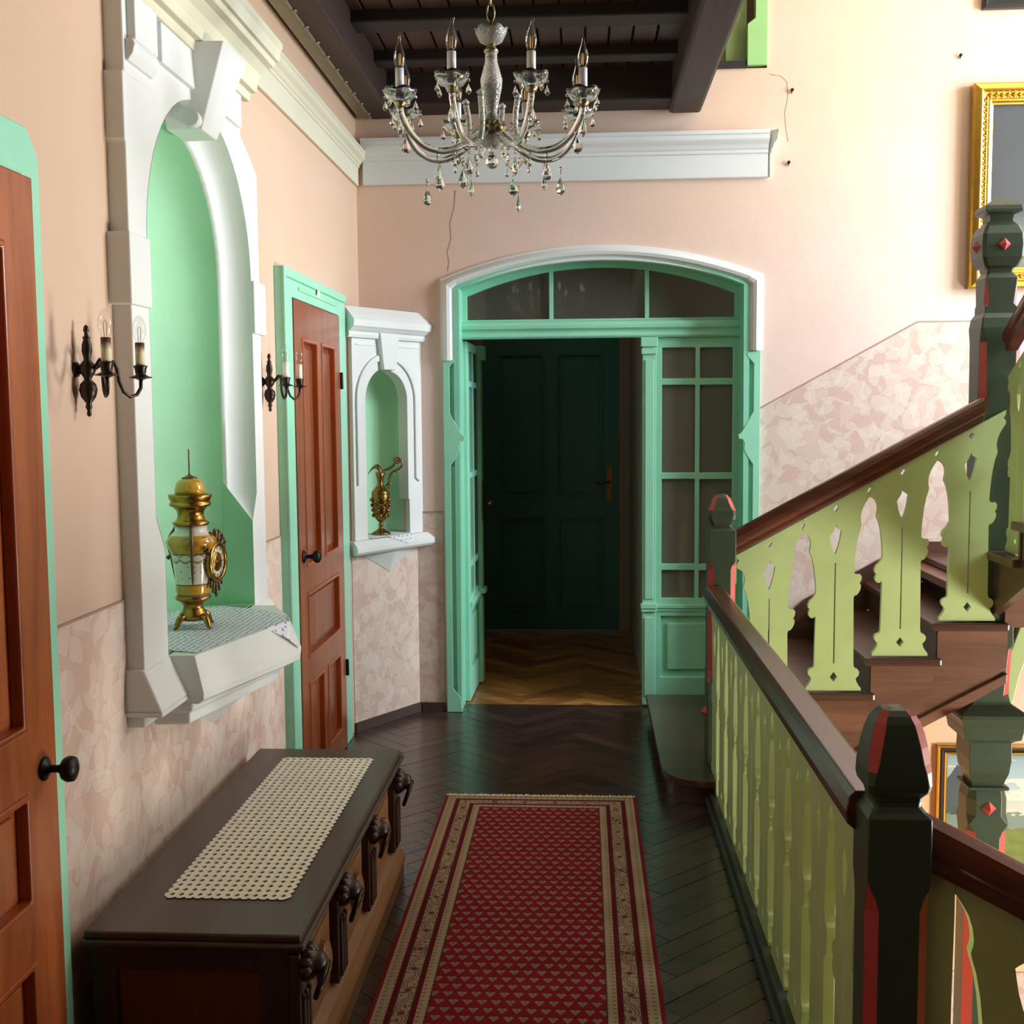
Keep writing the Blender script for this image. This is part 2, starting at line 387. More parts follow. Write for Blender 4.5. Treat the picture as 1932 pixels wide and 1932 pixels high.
# right wall with two stairwell windows
wr = MB().prism(rect(-1.6, YB, ZB, ZT), lambda u, v, d: (XR + d, u, v), 0, .15, holes=[rect(3.80, 5.36, 1.80, 4.20), rect(2.6, 3.8, -1.3, .3)])
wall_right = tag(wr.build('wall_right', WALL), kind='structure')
def stair_window(name, y0, y1, z0, z1):
    w = MB().prism(rect(y0, y1, z0, z1), lambda u, v, d: (XR + d, u, v), -.02, .1, holes=[rect(y0 + .05, (y0 + y1) / 2 - .02, z0 + .05, z1 - .05), rect((y0 + y1) / 2 + .02, y1 - .05, z0 + .05, z1 - .05)])
    return tag(w.build(name, MINT), kind='structure')
stair_window('window_1', 3.78, 5.38, 1.78, 4.22); stair_window('window_2', 2.58, 3.82, -1.32, .32)
tag(box(-1.7, XR + .15, -1.75, -1.6, ZB, ZT).build('wall_front', BEAMX), kind='structure')
tag(box(-1.7, XR + .15, -1.75, YB + .2, ZT, ZT + .1).build('ceiling_upper', paint('upper_ceiling_plaster', srgb(240, 228, 205), .9, .02, 2, 0)), kind='structure')
tag(box(.3, XR + .15, -1.6, YB, ZB - .1, ZB).build('floor_lower', PARQL), kind='structure')
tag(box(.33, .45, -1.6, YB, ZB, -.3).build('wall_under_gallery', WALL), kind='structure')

# gallery floor: dark herringbone parquet, every block its own piece
floor = tag(box(XL - .05, .52, -1.6, 6.31, -.3, -.012).build('floor', DARKG), kind='structure')
def clip_poly(poly, x0, x1, y0, y1):
    for ax, lim, sg in ((0, x0, 1), (0, x1, -1), (1, y0, 1), (1, y1, -1)):
        out = []
        for i in range(len(poly)):
            a, b = poly[i - 1], poly[i]; da, db = (a[ax] - lim) * sg, (b[ax] - lim) * sg
            if da >= 0: out.append(a)
            if da * db < 0:
                t = da / (da - db); out.append((a[0] + (b[0] - a[0]) * t, a[1] + (b[1] - a[1]) * t))
        poly = out
        if len(poly) < 3: return []
    return poly
def herringbone(parent, mat, x0, x1, y0, y1, ztop, w=.08, L=.40, cx=-.3):
    cnt = 0; s2 = math.sqrt(.5)
    for i in range(-60, 61):
        for j in range(-14, 15):
            for k in (0, 1):
                # classic herringbone lattice in a frame turned 45 degrees
                bx, by = i * w + j * 2 * L * 0, 0
                u0, v0 = i * w + j * L, i * w - j * L
                if k == 0: ru = (u0, u0 + L, v0, v0 + w)
                else: ru = (u0, u0 + w, v0 + w, v0 + w + L)
                g = .0012; a, b, c, d = ru[0] + g, ru[1] - g, ru[2] + g, ru[3] - g
                poly = [(p * s2 - q * s2 + cx, p * s2 + q * s2 + 4.0) for p, q in ((a, c), (b, c), (b, d), (a, d))]
                poly = clip_poly(poly, x0, x1, y0, y1)
                if len(poly) < 3: continue
                ar = abs(sum(poly[i_ - 1][0] * poly[i_][1] - poly[i_][0] * poly[i_ - 1][1] for i_ in range(len(poly)))) / 2
                if ar < 2e-4: continue
                z = ztop - random.random() * .0012
                m = MB(); m.loft([[(x, y, z - .012) for x, y in poly], [(x, y, z) for x, y in poly]], True, 0, False)
                o = m.build('parquet_block', mat, parent); cnt += 1
    return cnt
nblk = herringbone(floor, PARQ, XL, .50, 2.55, 6.30, 0)
# corridor beyond the doorway
floor2 = tag(box(-.9, .5, 6.3, 8.6, -.3, -.012).build('floor_corridor', DARKG), kind='structure')
herringbone(floor2, PARQL, -.80, .345, 6.302, 8.5, 0, .09, .45)
tag(box(-.95, -.80, 6.345, 8.6, 0, 2.9).build('wall_corridor_left', DARKWALL), kind='structure')
tag(box(.345, .45, 6.42, 8.6, 0, 2.9).build('wall_corridor_right', DARKWALL), kind='structure')
cw = MB().prism(rect(-.95, .45, 0, 2.9), planeY(8.5), 0, -.1, holes=[rect(-.74, .27, .0001, 2.2)])
tag(cw.build('wall_corridor_end', DARKWALL), kind='structure')
tag(box(-.95, 1.0, 6.42, 8.6, 2.9, 3.0).build('ceiling_corridor', DARKWALL), kind='structure')
tag(box(.45, 1.1, 6.75, 6.85, 0, 2.9).build('wall_corridor_side', DARKWALL), kind='structure')
# skirting
SK = paint('dark_skirting', srgb(74, 58, 52), .5, .1, 9, .05)
# diagonal corner pier that carries the small tabernacle niche
PA = Vector((-1.166, 5.705, 0)); PT = Vector((.5245, .8514, 0)); PN = Vector((.8514, -.5245, 0)); PLEN = .557
def pier(s, v, d): p = PA + PT * s + PN * d; return (p.x, p.y, v)
nichehole = [(.095, .99), (.425, .99)] + arc(.26, 1.69, .165, 0, PI, 14)
pm_ = MB().prism(rect(-.05, PLEN, 0, 2.10), pier, 0, -.02, holes=[nichehole])
B1 = pier(PLEN, 0, 0)
pm_.add([(B1[0], B1[1], 0), (B1[0], YB, 0), (B1[0], YB, 2.1), (B1[0], B1[1], 2.1)], [(0, 1, 2, 3)])
pm_.add([pier(-.05, 2.1, 0), pier(PLEN, 2.1, 0), (B1[0], YB, 2.1), (XL, YB, 2.1)], [(0, 1, 2, 3)])
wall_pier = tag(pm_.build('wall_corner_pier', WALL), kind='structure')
MB().prism(rect(0, PLEN, .0, .93), pier, 0, .003).build('wallpaper', PAPER_D, wall_pier)
sk = MB().prism(rect(0, PLEN + .012, 0, .05), pier, 0, .014); sk.box(B1[0], -.755, YB - .014, YB, 0, .05)
tag(sk.build('baseboard_left', SK), kind='structure')
nb = MB(); rings = []
for k in range(17):
    if k <= 6: z = .99 + .70 * k / 6; R = .165
    else:
        a = (k - 6) / 10 * PI / 2; R = max(.001, .165 * math.cos(a)); z = 1.69 + .165 * math.sin(a)
    rings.append([pier(.26 - R * math.cos(PI * i / 16), z, -.02 - .15 * (R / .165) * math.sin(PI * i / 16)) for i in range(17)])
nb.loft(rings, False, 0, True, closed=False); nb.prism(rect(.09, .43, .96, .99), pier, 0, -.18)
nb.build('niche_recess', NICHE, wall_pier)

# ---- plaster surround of the large niche (trim_1)
t1 = thing('trim_1', (X0 * KS, NC * KS, 1.62 - .82 * KS), None, None, kind='structure')
def PXf(d0): return lambda u, v, d: (d0 + d, u, v)
def nbuild(m, name, mat, bev=0): return NS_(m).build(name, mat, t1, bev)
co = .055
outer = [(NC - .575, .98), (NC + .56, .98), (NC + .56, 2.43), (NC + .50, 2.465), (NC + .385, 2.52), (NC + .37, 2.72), (NC - .57, 2.72), (NC - .57, 2.45), (NC - .58, 2.45), (NC - .58, 2.29), (NC - .575, 2.28)]
# slab with the stopped cove cut along its inner arris
cov = [(NC - NR, .985), (NC + NR, .985), (NC + NR, 1.27), (NC + NR + co, 1.36)] + arc(NC, NS, NR + co, 0, PI, 28) + [(NC - NR - co, 1.36), (NC - NR, 1.27)]
nbuild(MB().prism(outer, PXf(X0), -.09, 0, holes=[cov]), 'surround_slab', WHITE, .004)
cv = MB(); N = 9; rows = []
def cove_row(pt, nrm, k):
    row = []
    for i in range(N + 1):
        a = PI / 2 * i / N; d = .085 * math.sin(a) * k; e = co * math.cos(a) * k
        row.append((X0 - d, pt[0] + nrm[0] * e, pt[1] + nrm[1] * e))
    row.append((X0 - .085 * k - .014, pt[0], pt[1]))
    return row
rows.append(cove_row((NC + NR, 1.27), (1, 0), .001))
for z in (1.36, 1.6, 1.85): rows.append(cove_row((NC + NR, z), (1, 0), 1))
for i in range(29):
    a = PI * i / 28; rows.append(cove_row((NC + NR * math.cos(a), NS + NR * math.sin(a)), (math.cos(a), math.sin(a)), 1))
for z in (1.85, 1.6, 1.36): rows.append(cove_row((NC - NR, z), (-1, 0), 1))
rows.append(cove_row((NC - NR, 1.27), (-1, 0), .001))
cv.loft(rows, False, 0, True, closed=False)
nbuild(cv, 'stopped_cove', WHITE)
# quoin blocks on both sides
for sg in (-1, 1):
    a, b = NC + sg * (NR + .002 + co), NC + sg * .597
    nbuild(box(XL + .03, X0 + .010, min(a, b), max(a, b), 1.892, 2.066), 'quoin_block', WHITE, .004)
# left upper block with ovolo, frieze panel, keystone
up_ = MB().box(XL, X0 + .022, 2.815, 2.965, 2.53, 2.80)
up_.prism([(0, 2.53), (.040, 2.53), (.045, 2.515), (.040, 2.495), (.028, 2.478), (.0, 2.470)], lambda u, v, d: (X0 - .02 + u, 2.80 + d, v), 0, .165)
nbuild(up_, 'upper_block', WHITE, .004)
nbuild(box(XL, X0 + .014, 3.015, 3.715, 2.535, 2.72), 'frieze_panel', WHITE, .003)
nbuild(MB().hexa([(X0 - .08, 3.285, 2.43), (X0 + .022, 3.292, 2.43), (X0 + .022, 3.428, 2.43), (X0 - .08, 3.435, 2.43),
           (X0 - .08, 3.235, 2.66), (X0 + .105, 3.25, 2.66), (X0 + .105, 3.47, 2.66), (X0 - .08, 3.485, 2.66)]), 'keystone', WHITE, .004)
nbuild(MB().lathe_axis([(.024, 0), (.024, .04)], (X0 + .002, 3.252, 2.455), (0, 1, 0), 12), 'keystone_roll', WHITE)
# projecting hood cornice over the niche
hp = [(0, 2.635), (.022, 2.635), (.026, 2.66), (.045, 2.662), (.050, 2.69), (.062, 2.715), (.085, 2.735), (.105, 2.74), (.110, 2.755), (.122, 2.757), (.128, 2.79), (.135, 2.80), (.135, 2.815), (.0, 2.84)]
nbuild(MB().prism(hp, lambda u, v, d: (X0 + u, 2.80 + d, v), 0, .985), 'hood_cornice', WHITE_WARM, .002)
# flared pilaster bases
for c in (2.87, 3.85):
    w = .095
    m = MB().hexa([(XL, c - w, .985), (X0 + .002, c - w, .985), (X0 + .002, c + w, .985), (XL, c + w, .985),
               (XL, c - w - .01, .880), (X0 + .05, c - w - .01, .880), (X0 + .05, c + w + .01, .880), (XL, c + w + .01, .880)])
    m.box(XL, X0 + .05, c - w - .01, c + w + .01, .866, .8805).box(XL, X0 + .0, c - w, c + w, .838, .866)
    nbuild(m, 'pilaster_base', WHITE, .006)
# prow-shaped sill
def sill_ring(e, z): return [(XL, 2.955, z), (-1.030 + e * .6, 2.955 - e * .2, z), (-.935 + e, 3.36, z), (-.912 + e, 3.46, z), (-.935 + e, 3.56, z), (-1.03 + e * .6, 3.76, z), (XL, 3.76, z)]
m = MB().loft([sill_ring(-.002, .985), sill_ring(0, .984), sill_ring(.040, .885), sill_ring(.038, .868), sill_ring(.012, .855)], True, 0, False)
nbuild(m, 'sill', WHITE, .005)
m = MB().loft([sill_ring(-.02, .8555), sill_ring(-.02, .835), sill_ring(-.035, .828), sill_ring(-.035, .80), sill_ring(-.06, .795)], True, 0, False)
nbuild(m, 'lower_moulding', WHITE, .004)
ap = MB(); rowsL = []
for i in range(13):
    t = i / 12; y = NC - .30 + .72 * t; k = max(0, 1 - abs(2 * t - 1)); zb = .785 - .12 * k ** 1.6; d = .015 + .14 * k ** 1.3
    rowsL.append([(XL, y, .80), (XL + .03 + d, y, .80), (XL + .035, y, zb), (XL, y, zb)])
ap.loft(rowsL, True, 0, False); nbuild(ap, 'apron_drop', WHITE)

# ---- cornices (trim_2 left wall, trim_3 back wall)
cp_ = [(0, 0), (.022, 0), (.026, .005), (.026, .118), (.036, .122), (.036, .138), (.044, .142), (.056, .160), (.078, .176), (.084, .184), (.084, .204), (.092, .208), (.092, .226), (.0, .236)]
c2 = MB().prism(cp_, lambda u, v, d: (XL + u * .66, d, 2.815 + v * .76), 1.0, YB - .03)
tag(c2.build('trim_2', WHITE_WARM, None, .0015), kind='structure')
c3 = MB().prism(cp_, lambda u, v, d: (d, YB - u, 2.82 + v), -1.19 + .04, .953)
c3.prism([(u, v) for u, v in cp_], lambda u, v, d: (d + u * .45, YB - u, 2.82 + v), .953, .954)
tag(c3.build('trim_3', WHITE, None, .0015), kind='structure')

# ---- ceiling of the gallery: planks between dark beams
ceiling = tag(box(XL, .50, -1.6, YB, 3.37, 3.5).build('ceiling', BEAMX), kind='structure')
x = -1.04
while x < .44:
    w = random.uniform(.105, .125); x1 = min(x + w, .46)
    z = 3.335 + random.random() * .004
    box(x + .004, x1 - .004, 1.5, YB - .02, z, 3.369).build('plank', PLANKW, ceiling, .004, 1); x += w
box(-1.10, -.985, -1.6, YB - .02, 3.155, 3.42).build('side_beam', BEAMW, ceiling, .012)
for y0, y1, zb in ((5.93, YB, 3.175), (5.57, 5.685, 3.285), (5.02, 5.17, 3.285), (4.40, 4.52, 3.285), (3.75, 3.87, 3.285)):
    box(-1.0, .46, y0, y1, zb, 3.36).build('cross_beam', BEAMX, ceiling, .008)
eb = MB().box(.445, .612, -1.6, YB - .015, 3.15, 3.55)
eb.build('edge_beam', BEAMW, ceiling, .018)
zs = MB().box(-1.17, -1.105, -1.6, YB - .01, 3.165, 3.2)
zs.tube([(-1.100, y, 3.158) for y in np.arange(1.5, YB - .02, .1)], .007, 6)
for y in np.arange(2.0, YB - .05, .19): zs.lathe([(.011, -.004), (.013, 0), (.011, .004)], (-1.093, y, 3.152), 8)
tag(zs.build('trim_4', ZINC), kind='structure')
tag(box(XL, XL + .02, -1.6, YB, 3.2, 3.42).build('trim_5', BEAMW), kind='structure')
# inner window high in the back wall, partly behind the edge beam (window_3)
tag(box(.1, 1.05, YB + .2, YB + .23, 3.3, 4.7).build('wall_behind_window', WALL), kind='structure')
w3 = thing('window_3', (.6, YB, 3.373), None, None, kind='structure')
fr3 = MB().prism([(.845, 3.385), (.947, 3.385), (.947, 4.6), (.885, 4.6), (.885, 3.62), (.845, 3.59)], planeY(YB), -.06, .018)
fr3.prism(rect(.2, .26, 3.385, 4.6), planeY(YB), -.06, .018).build('window_frame', paint('fresh_green_paint', srgb(160, 205, 135), .4, .05, 4, .05), w3, .003)
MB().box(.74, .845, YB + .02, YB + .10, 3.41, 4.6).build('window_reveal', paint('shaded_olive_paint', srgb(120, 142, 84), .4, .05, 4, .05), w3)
box(.26, .845, YB - .012, YB + .15, 3.373, 3.41).build('window_sill', BEAMX, w3)
box(.26, .76, YB + .12, YB + .13, 3.41, 4.6).build('lit_pane_panel', paint('yellow_lit_pane', srgb(196, 206, 124), .5, .05, 4, .05), w3)  # pane panel with the yellow light of the room behind painted in

# ---- tabernacle surround on the pier (trim_6)
t6 = thing('trim_6', pier(.28, .79, .02), None, None, kind='structure')
hole2 = [(.095, .99), (.425, .99)] + arc(.26, 1.69, .165, 0, PI, 20)
MB().prism(rect(.0, PLEN + .012, .985, 2.0), pier, 0, .028, holes=[hole2]).build('surround_slab', WHITE, t6, .003)
for sg in (1,):
    g = arc(.26, 1.69, .165 + .045, 0, PI * .42, 10); g2 = arc(.26, 1.69, .165 + .075, PI * .42, 0, 10)
    MB().prism([(.26 + .21, 1.28)] + g + g2 + [(.26 + .24, 1.26)], pier, .028, .040).build('arch_moulding', WHITE, t6, .003)
    g = arc(.26, 1.69, .165 + .045, PI, PI * .58, 10); g2 = arc(.26, 1.69, .165 + .075, PI * .58, PI, 10)
    MB().prism([(.26 - .21, 1.28)] + g + g2 + [(.26 - .24, 1.26)], pier, .028, .040).build('arch_moulding', WHITE, t6, .003)
inr = MB().prism([(.425, 1.17), (.425, 1.69)] + arc(.26, 1.69, .165, 0, PI * .45, 12)[1:] + arc(.26, 1.69, .15, PI * .45, 0, 12) + [(.41, 1.17)], pier, -.03, .034)
inr.build('inner_roll', WHITE, t6, .003)
MB().prism([(.205, 1.845), (.30, 1.845), (.325, 2.03), (.18, 2.03)], pier, .02, .06).build('keystone', WHITE, t6, .004)
for a, b in ((.03, .175), (.335, .52)): MB().prism(rect(a, b, 1.965, 1.972), pier, .02, .033).build('frieze_fillet', WHITE, t6)
cpf = [(.02, 2.0), (.045, 2.0), (.05, 2.015), (.05, 2.03), (.058, 2.034), (.075, 2.05), (.082, 2.054), (.085, 2.085), (.06, 2.115), (.02, 2.155), (0, 2.155), (0, 2.0)]
def tcorn(u, v, d): return pier(d, v, u)
rings = [[pier(-.04 + 0 * u, v, u) for u, v in cpf], [pier(PLEN - .03 + max(u, 0) * .95, v, u) for u, v in cpf]]
MB().loft(rings, True, 0, False).build('cornice', WHITE, t6, .002)
sp = [(0, .985), (.05, .985), (.085, .955), (.085, .93), (.07, .915), (0, .915)]
MB().loft([[pier(-.02 - u * .3, v, u) for u, v in sp], [pier(PLEN - .02 + u * .6, v, u) for u, v in sp]], True, 0, False).build('sill', WHITE, t6, .003)
rowsL = []
for i in range(15):
    t = i / 14; k = 1 - abs(2 * t - 1); zb = .915 - .005 - .115 * k ** 1.5; d = .006 + .05 * k ** 1.2; s_ = .01 + .54 * t
    rowsL.append([pier(s_, .917, 0), pier(s_, .917, d), pier(s_, zb, .006), pier(s_, zb, 0)])
MB().loft(rowsL, True, 0, False).build('apron_drop', WHITE, t6)

# ------------------------------------------------------------------ doors
def panel_door(root, fn, u0, u1, z1, panels, mat, mmat, th=.045, inset=.016):
    # fn(u, v, d): d = depth out of the wall
    holes = [rect(a, b, c, d) for a, b, c, d in panels]
    MB().prism(rect(u0, u1, .006, z1), fn, 0, th, holes=holes).build('door_slab', mat, root, .003)
    for a, b, c, d in panels:
        w = b - a; e = .035
        p = MB().prism(rect(a, b, c, d), fn, .004, th - inset - .008)
        p.prism(rect(a + e, b - e, c + e, d - e), fn, .004, th - inset)
        po = p.build('panel', mat, root, .004)
        g = .014
        mo = MB().prism(rect(a - .001, b + .001, c - .001, d + .001), fn, th - inset - .01, th + .004, holes=[rect(a + g, b - g, c + g, d - g)])
        mo.build('panel_moulding', mmat, root, .004)
def knob(root, c, axis, mat, big=1.0):
    m = MB().lathe_axis([(.026, 0), (.026, .004), (.020, .008), (.009, .012), (.008, .03), (.011, .038), (.022 * big, .044), (.027 * big, .055), (.025 * big, .066), (.012, .073), (.002, .075)], c, axis, 18)
    return tag(m.build('door_knob', mat, root), 'round black iron knob on a rosette')
def wallL(u, v, d): return (XL + d, u, v)
# door_1: near brown door at the left picture edge
d1 = thing('door_1', (XL, 2.0, 0), None, None, kind='structure')
fo = MB().prism([(1.32, 0), (1.40, 0), (1.40, 2.12), (2.37, 2.12), (2.37, 0), (2.447, 0), (2.447, 2.17), (2.40, 2.225), (1.36, 2.225), (1.32, 2.17)], wallL, 0, .032)
fo.build('door_frame', MINT, d1, .006)
REDWOOD1 = wood('orange_brown_door_wood', srgb(136, 66, 32), srgb(184, 104, 58), 2, .32, .35, 16)
panel_door(d1, wallL, 1.40, 2.395, 2.118, [(1.53, 1.86, .97, 1.97), (1.94, 2.265, .97, 1.97), (1.53, 2.265, .60, .84), (1.53, 1.86, .12, .48), (1.94, 2.265, .12, .48)], REDWOOD1, REDMOULD, .04)
knob(d1, (XL + .04, 2.335, .872), (1, 0, 0), IRON, 1.05)
# door_2: panelled brown door beyond the niche
d2 = thing('door_2', (XL, 5.04, 0), None, None, kind='structure')
fo = MB().prism([(4.44, 0), (4.60, 0), (4.60, 2.09), (5.475, 2.09), (5.475, 0), (5.635, 0), (5.635, 2.14), (5.58, 2.195), (4.44, 2.195)], wallL, 0, .03)
fo.prism([(4.44, 0), (4.475, 0), (4.475, 2.16), (5.60, 2.16), (5.60, 2.195), (4.44, 2.195)], wallL, .03, .042)
fo.prism([(4.70, 2.125), (5.42, 2.125), (5.42, 2.140), (4.70, 2.140)], wallL, .03, .036)
fo.build('door_frame', MINT, d2, .005)
panel_door(d2, wallL, 4.605, 5.47, 2.085, [(4.73, 5.0, .985, 1.935), (5.08, 5.35, .985, 1.935), (4.73, 5.35, .595, .875), (4.73, 5.0, .11, .49), (5.08, 5.35, .11, .49)], REDWOOD, REDMOULD, .035)
knob(d2, (XL + .035, 4.67, 1.035), (1, 0, 0), IRON)
for z in (.35, 1.74):
    MB().lathe([(.006, 0), (.008, .003), (.008, .075), (.006, .08)], (XL + .04, 5.475, z), 8).build('hinge', IRON, d2)
# paper tag pinned on the lintel
tg = MB().hexa([(XL + .0365, 5.005, 2.125), (XL + .0385, 5.005, 2.125), (XL + .0385, 5.055, 2.135), (XL + .0365, 5.055, 2.135),
                (XL + .0365, 5.02, 2.165), (XL + .0385, 5.02, 2.165), (XL + .0385, 5.065, 2.17), (XL + .0365, 5.065, 2.17)])
tag(tg.build('paper_tag', PAPERTAG), 'small white paper tag stuck on the green lintel above the brown panelled door', 'tag')

# door_3: arched doorway with white moulding, transom light and glazed leaves
d3 = thing('door_3', (DC, 6.2, 0), None, None, kind='structure')
YD = 6.30
def Yp(y0): return lambda u, v, d: (u, y0 - d, v)
# white roll moulding around the arch head
Rm = (.845 ** 2 + .165 ** 2) / (2 * .165); cz = 2.494 - Rm; am = math.asin(.845 / Rm)
cen = [(DC - .81, 1.905)] + [(DC - .81, 2.10)]
prof = [(-.038, 0), (-.038, .012), (-.022, .016), (-.018, .028), (-.002, .040), (.014, .034), (.02, .022), (.026, .018), (.040, .018), (.044, 0)]
wm = MB()
def ring_at(px, pz, nx, nz): return [(px + nx * -a, YB - b, pz + nz * -a) for a, b in prof]
rs = []
Rc = Rm - .038
for i in range(25):
    a = PI / 2 + am - 2 * am * i / 24
    rs.append(ring_at(DC + Rc * math.cos(a), cz + Rc * math.sin(a), math.cos(a), math.sin(a)))
rl0 = ring_at(DC - .807, 1.90, -1, 0); rr0 = ring_at(DC + .807, 1.935, 1, 0)
mit_l = [(p[0], p[1], q[2]) for p, q in zip(rl0, rs[0])]; mit_r = [(p[0], p[1], q[2]) for p, q in zip(rr0, rs[-1])]
wm.loft([rl0, mit_l] + rs[1:-1] + [mit_r, rr0], True, 0, False)
wm.build('arch_moulding', WHITE, d3)
# carved green lining boards either side
rb = [(.927, 0), (.927, 1.935), (.862, 1.93), (.855, 1.912), (.893, 1.868), (.893, 1.62), (.832, 1.510), (.815, 1.498), (.818, 1.476), (.838, 1.472), (.848, 1.452), (.845, 1.42), (.862, 1.385), (.893, 1.34), (.893, .13), (.852, .08), (.845, 0)]
MB().prism(rb, Yp(YB), .004, .022).build('lining_board', MINT, d3, .002)
lb = [(DC * 2 - x + .0, z) for x, z in rb]
MB().prism([(x, min(z, 1.905)) for x, z in lb], Yp(YB), .004, .022).build('lining_board', MINT, d3, .002)
for xa, xb in ((.845, .925), (2 * DC - .925, 2 * DC - .845)):
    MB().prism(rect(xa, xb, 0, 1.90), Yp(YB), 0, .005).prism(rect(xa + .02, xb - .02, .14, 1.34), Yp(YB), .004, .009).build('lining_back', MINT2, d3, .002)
# jambs and arched head of the reveal
_ji = [(DC + DHW - .02, 0)] + arc(DC, CZ, RA - .02, PI / 2 - A0 * .97, PI / 2 + A0 * .97, 20) + [(DC - DHW + .02, 0)]
_jo = [(DC - DHW - .002, 0)] + list(reversed(arc(DC, CZ, RA + .002, PI / 2 - A0, PI / 2 + A0, 20))) + [(DC + DHW + .002, 0)]
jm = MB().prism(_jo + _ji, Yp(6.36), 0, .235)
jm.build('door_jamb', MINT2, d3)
# transom light
ti = .06
trh = []
def arch_z(x, off): return CZ + math.sqrt((RA - off) ** 2 - (x - DC) ** 2)
xs = [DC - DHW + .055, -.18, -.158, .335, .357, DC + DHW - .055]
panes = []
for a, b in ((xs[0], xs[1]), (xs[2], xs[3]), (xs[4], xs[5])):
    panes.append([(a, 2.125), (b, 2.125)] + [(b + (a - b) * i / 8, arch_z(b + (a - b) * i / 8, .055)) for i in range(9)])
tf = MB().prism([(DC - DHW + .01, 2.06), (DC + DHW - .01, 2.06)] + arc(DC, CZ, RA - .008, PI / 2 - A0 * .985, PI / 2 + A0 * .985, 20), Yp(YD), -.045, 0, holes=panes)
tf.build('transom_frame', MINT, d3, .004)
for p in panes: MB().prism(p, Yp(YD), -.025, -.021).build('transom_pane', PANE, d3)
tb = MB().prism([(0, 2.02), (.02, 2.02), (.03, 2.03), (.03, 2.04), (.02, 2.05), (.022, 2.062), (.04, 2.072), (.042, 2.09), (.03, 2.108), (.01, 2.115), (0, 2.115)], lambda u, v, d: (d, YD - u, v), DC - DHW + .01, DC + DHW - .01)
tb.build('transom_bar', MINT, d3, .002)
# right-hand glazed leaf (closed)
def leaf(fn, u0, u1, name_root, pane_rows, ucols, zp):
    holes = [rect(a, b, c, d) for a, b in ucols for c, d in pane_rows] + [rect(u0 + .1, u1 - .09, .16, .50)]
    MB().prism(rect(u0, u1, .008, 2.02), fn, 0, .042, holes=holes).build('door_leaf', MINT, name_root, .004)
    for a, b in ucols:
        for c, d in pane_rows: MB().prism(rect(a - .003, b + .003, c - .003, d + .003), fn, .016, .020).build('door_pane', zp, name_root)
    MB().prism(rect(u0 + .095, u1 - .085, .155, .505), fn, .010, .022).prism(rect(u0 + .135, u1 - .125, .20, .46), fn, .012, .036).build('lower_panel', MINT, name_root, .008)
    MB().prism(rect(u0 + .03, u1 - .03, .545, .565), fn, .04, .055).prism(rect(u0 + .04, u1 - .04, .527, .546), fn, .04, .048).build('rail_moulding', MINT, name_root, .003)
rows = [(.60, .755), (.79, 1.255), (1.29, 1.765), (1.80, 1.965)]
leaf(Yp(YD + .045), .325, .865, d3, rows, [(.428, .608), (.632, .808)], PANED)
pil = MB().prism(rect(.322, .395, .01, 2.02), Yp(YD), 0, .03).prism(rect(.312, .402, .55, .575), Yp(YD), 0, .045).prism(rect(.316, .400, .53, .55), Yp(YD), 0, .04).prism(rect(.335, .382, .60, 1.90), Yp(YD), .03, .036).prism(rect(.335, .382, .06, .50), Yp(YD), .03, .036).prism(rect(.315, .400, 1.93, 1.96), Yp(YD), 0, .042).prism(rect(.312, .402, 1.97, 2.02), Yp(YD), 0, .046)
pil.build('meeting_stile', MINT, d3, .004)
box(.42, .83, YD + .06, YD + .064, .58, 1.99).build('curtain', CURTAIN, d3)
# left-hand leaf, folded open into the corridor
def Lf(u, v, d): return (-.675 + d * 1.0 + (u - 6.33) * .02, u, v)
holes = [rect(6.42, 6.60, c, d) for c, d in rows] + [rect(6.63, 6.80, c, d) for c, d in rows] + [rect(6.43, 6.79, .16, .50)]
MB().prism(rect(6.33, 6.87, .008, 2.015), Lf, 0, .042, holes=holes).build('door_leaf', MINT, d3, .004)
for a, b in ((6.42, 6.60), (6.63, 6.80)):
    for c, d in rows: MB().prism(rect(a, b, c, d), Lf, .016, .020).build('door_pane', PANE, d3)
MB().prism(rect(6.425, 6.795, .155, .505), Lf, .010, .022).prism(rect(6.47, 6.75, .2, .46), Lf, .012, .036).build('lower_panel', MINT, d3, .008)
MB().prism(rect(6.36, 6.87, .545, .57), Lf, .04, .06).prism(rect(6.78, 6.875, .01, 2.015), Lf, .04, .065).prism(rect(6.77, 6.88, .55, .58), Lf, .04, .085).prism(rect(6.77, 6.88, 1.93, 2.015), Lf, .04, .09).build('meeting_stile', MINT, d3, .004)
hd = MB().prism(rect(6.80, 6.83, .98, 1.22), Lf, .065, .07); hd.tube([Lf(6.815, 1.10, .07), Lf(6.815, 1.10, .115), Lf(6.77, 1.098, .125), Lf(6.71, 1.095, .12)], .008, 8)
hd.build('door_handle', BRASS, d3)
# door_4: dark green door at the end of the corridor
d4 = thing('door_4', (-.235, 8.5, 0), None, None, kind='structure')
MB().prism(rect(-.83, .36, 0, 2.28), Yp(8.5), 0, .02, holes=[rect(-.735, .265, -.01 + .011, 2.19)]).build('door_frame', DARKWALL, d4, .004)
panel_door(d4, Yp(8.53), -.735, .265, 2.19, [(-.62, -.285, 1.0, 2.05), (-.185, .15, 1.0, 2.05), (-.62, -.285, .15, .85), (-.185, .15, .15, .85)], DARKDOOR, DARKDOOR, .04)
hd = MB().prism(rect(.175, .215, .97, 1.23), Yp(8.49), 0, .006); hd.tube([(.195, 8.484, 1.11), (.195, 8.44, 1.11), (.16, 8.43, 1.108), (.09, 8.43, 1.104)], .009, 8)
hd.build('door_handle', BRASS, d4)

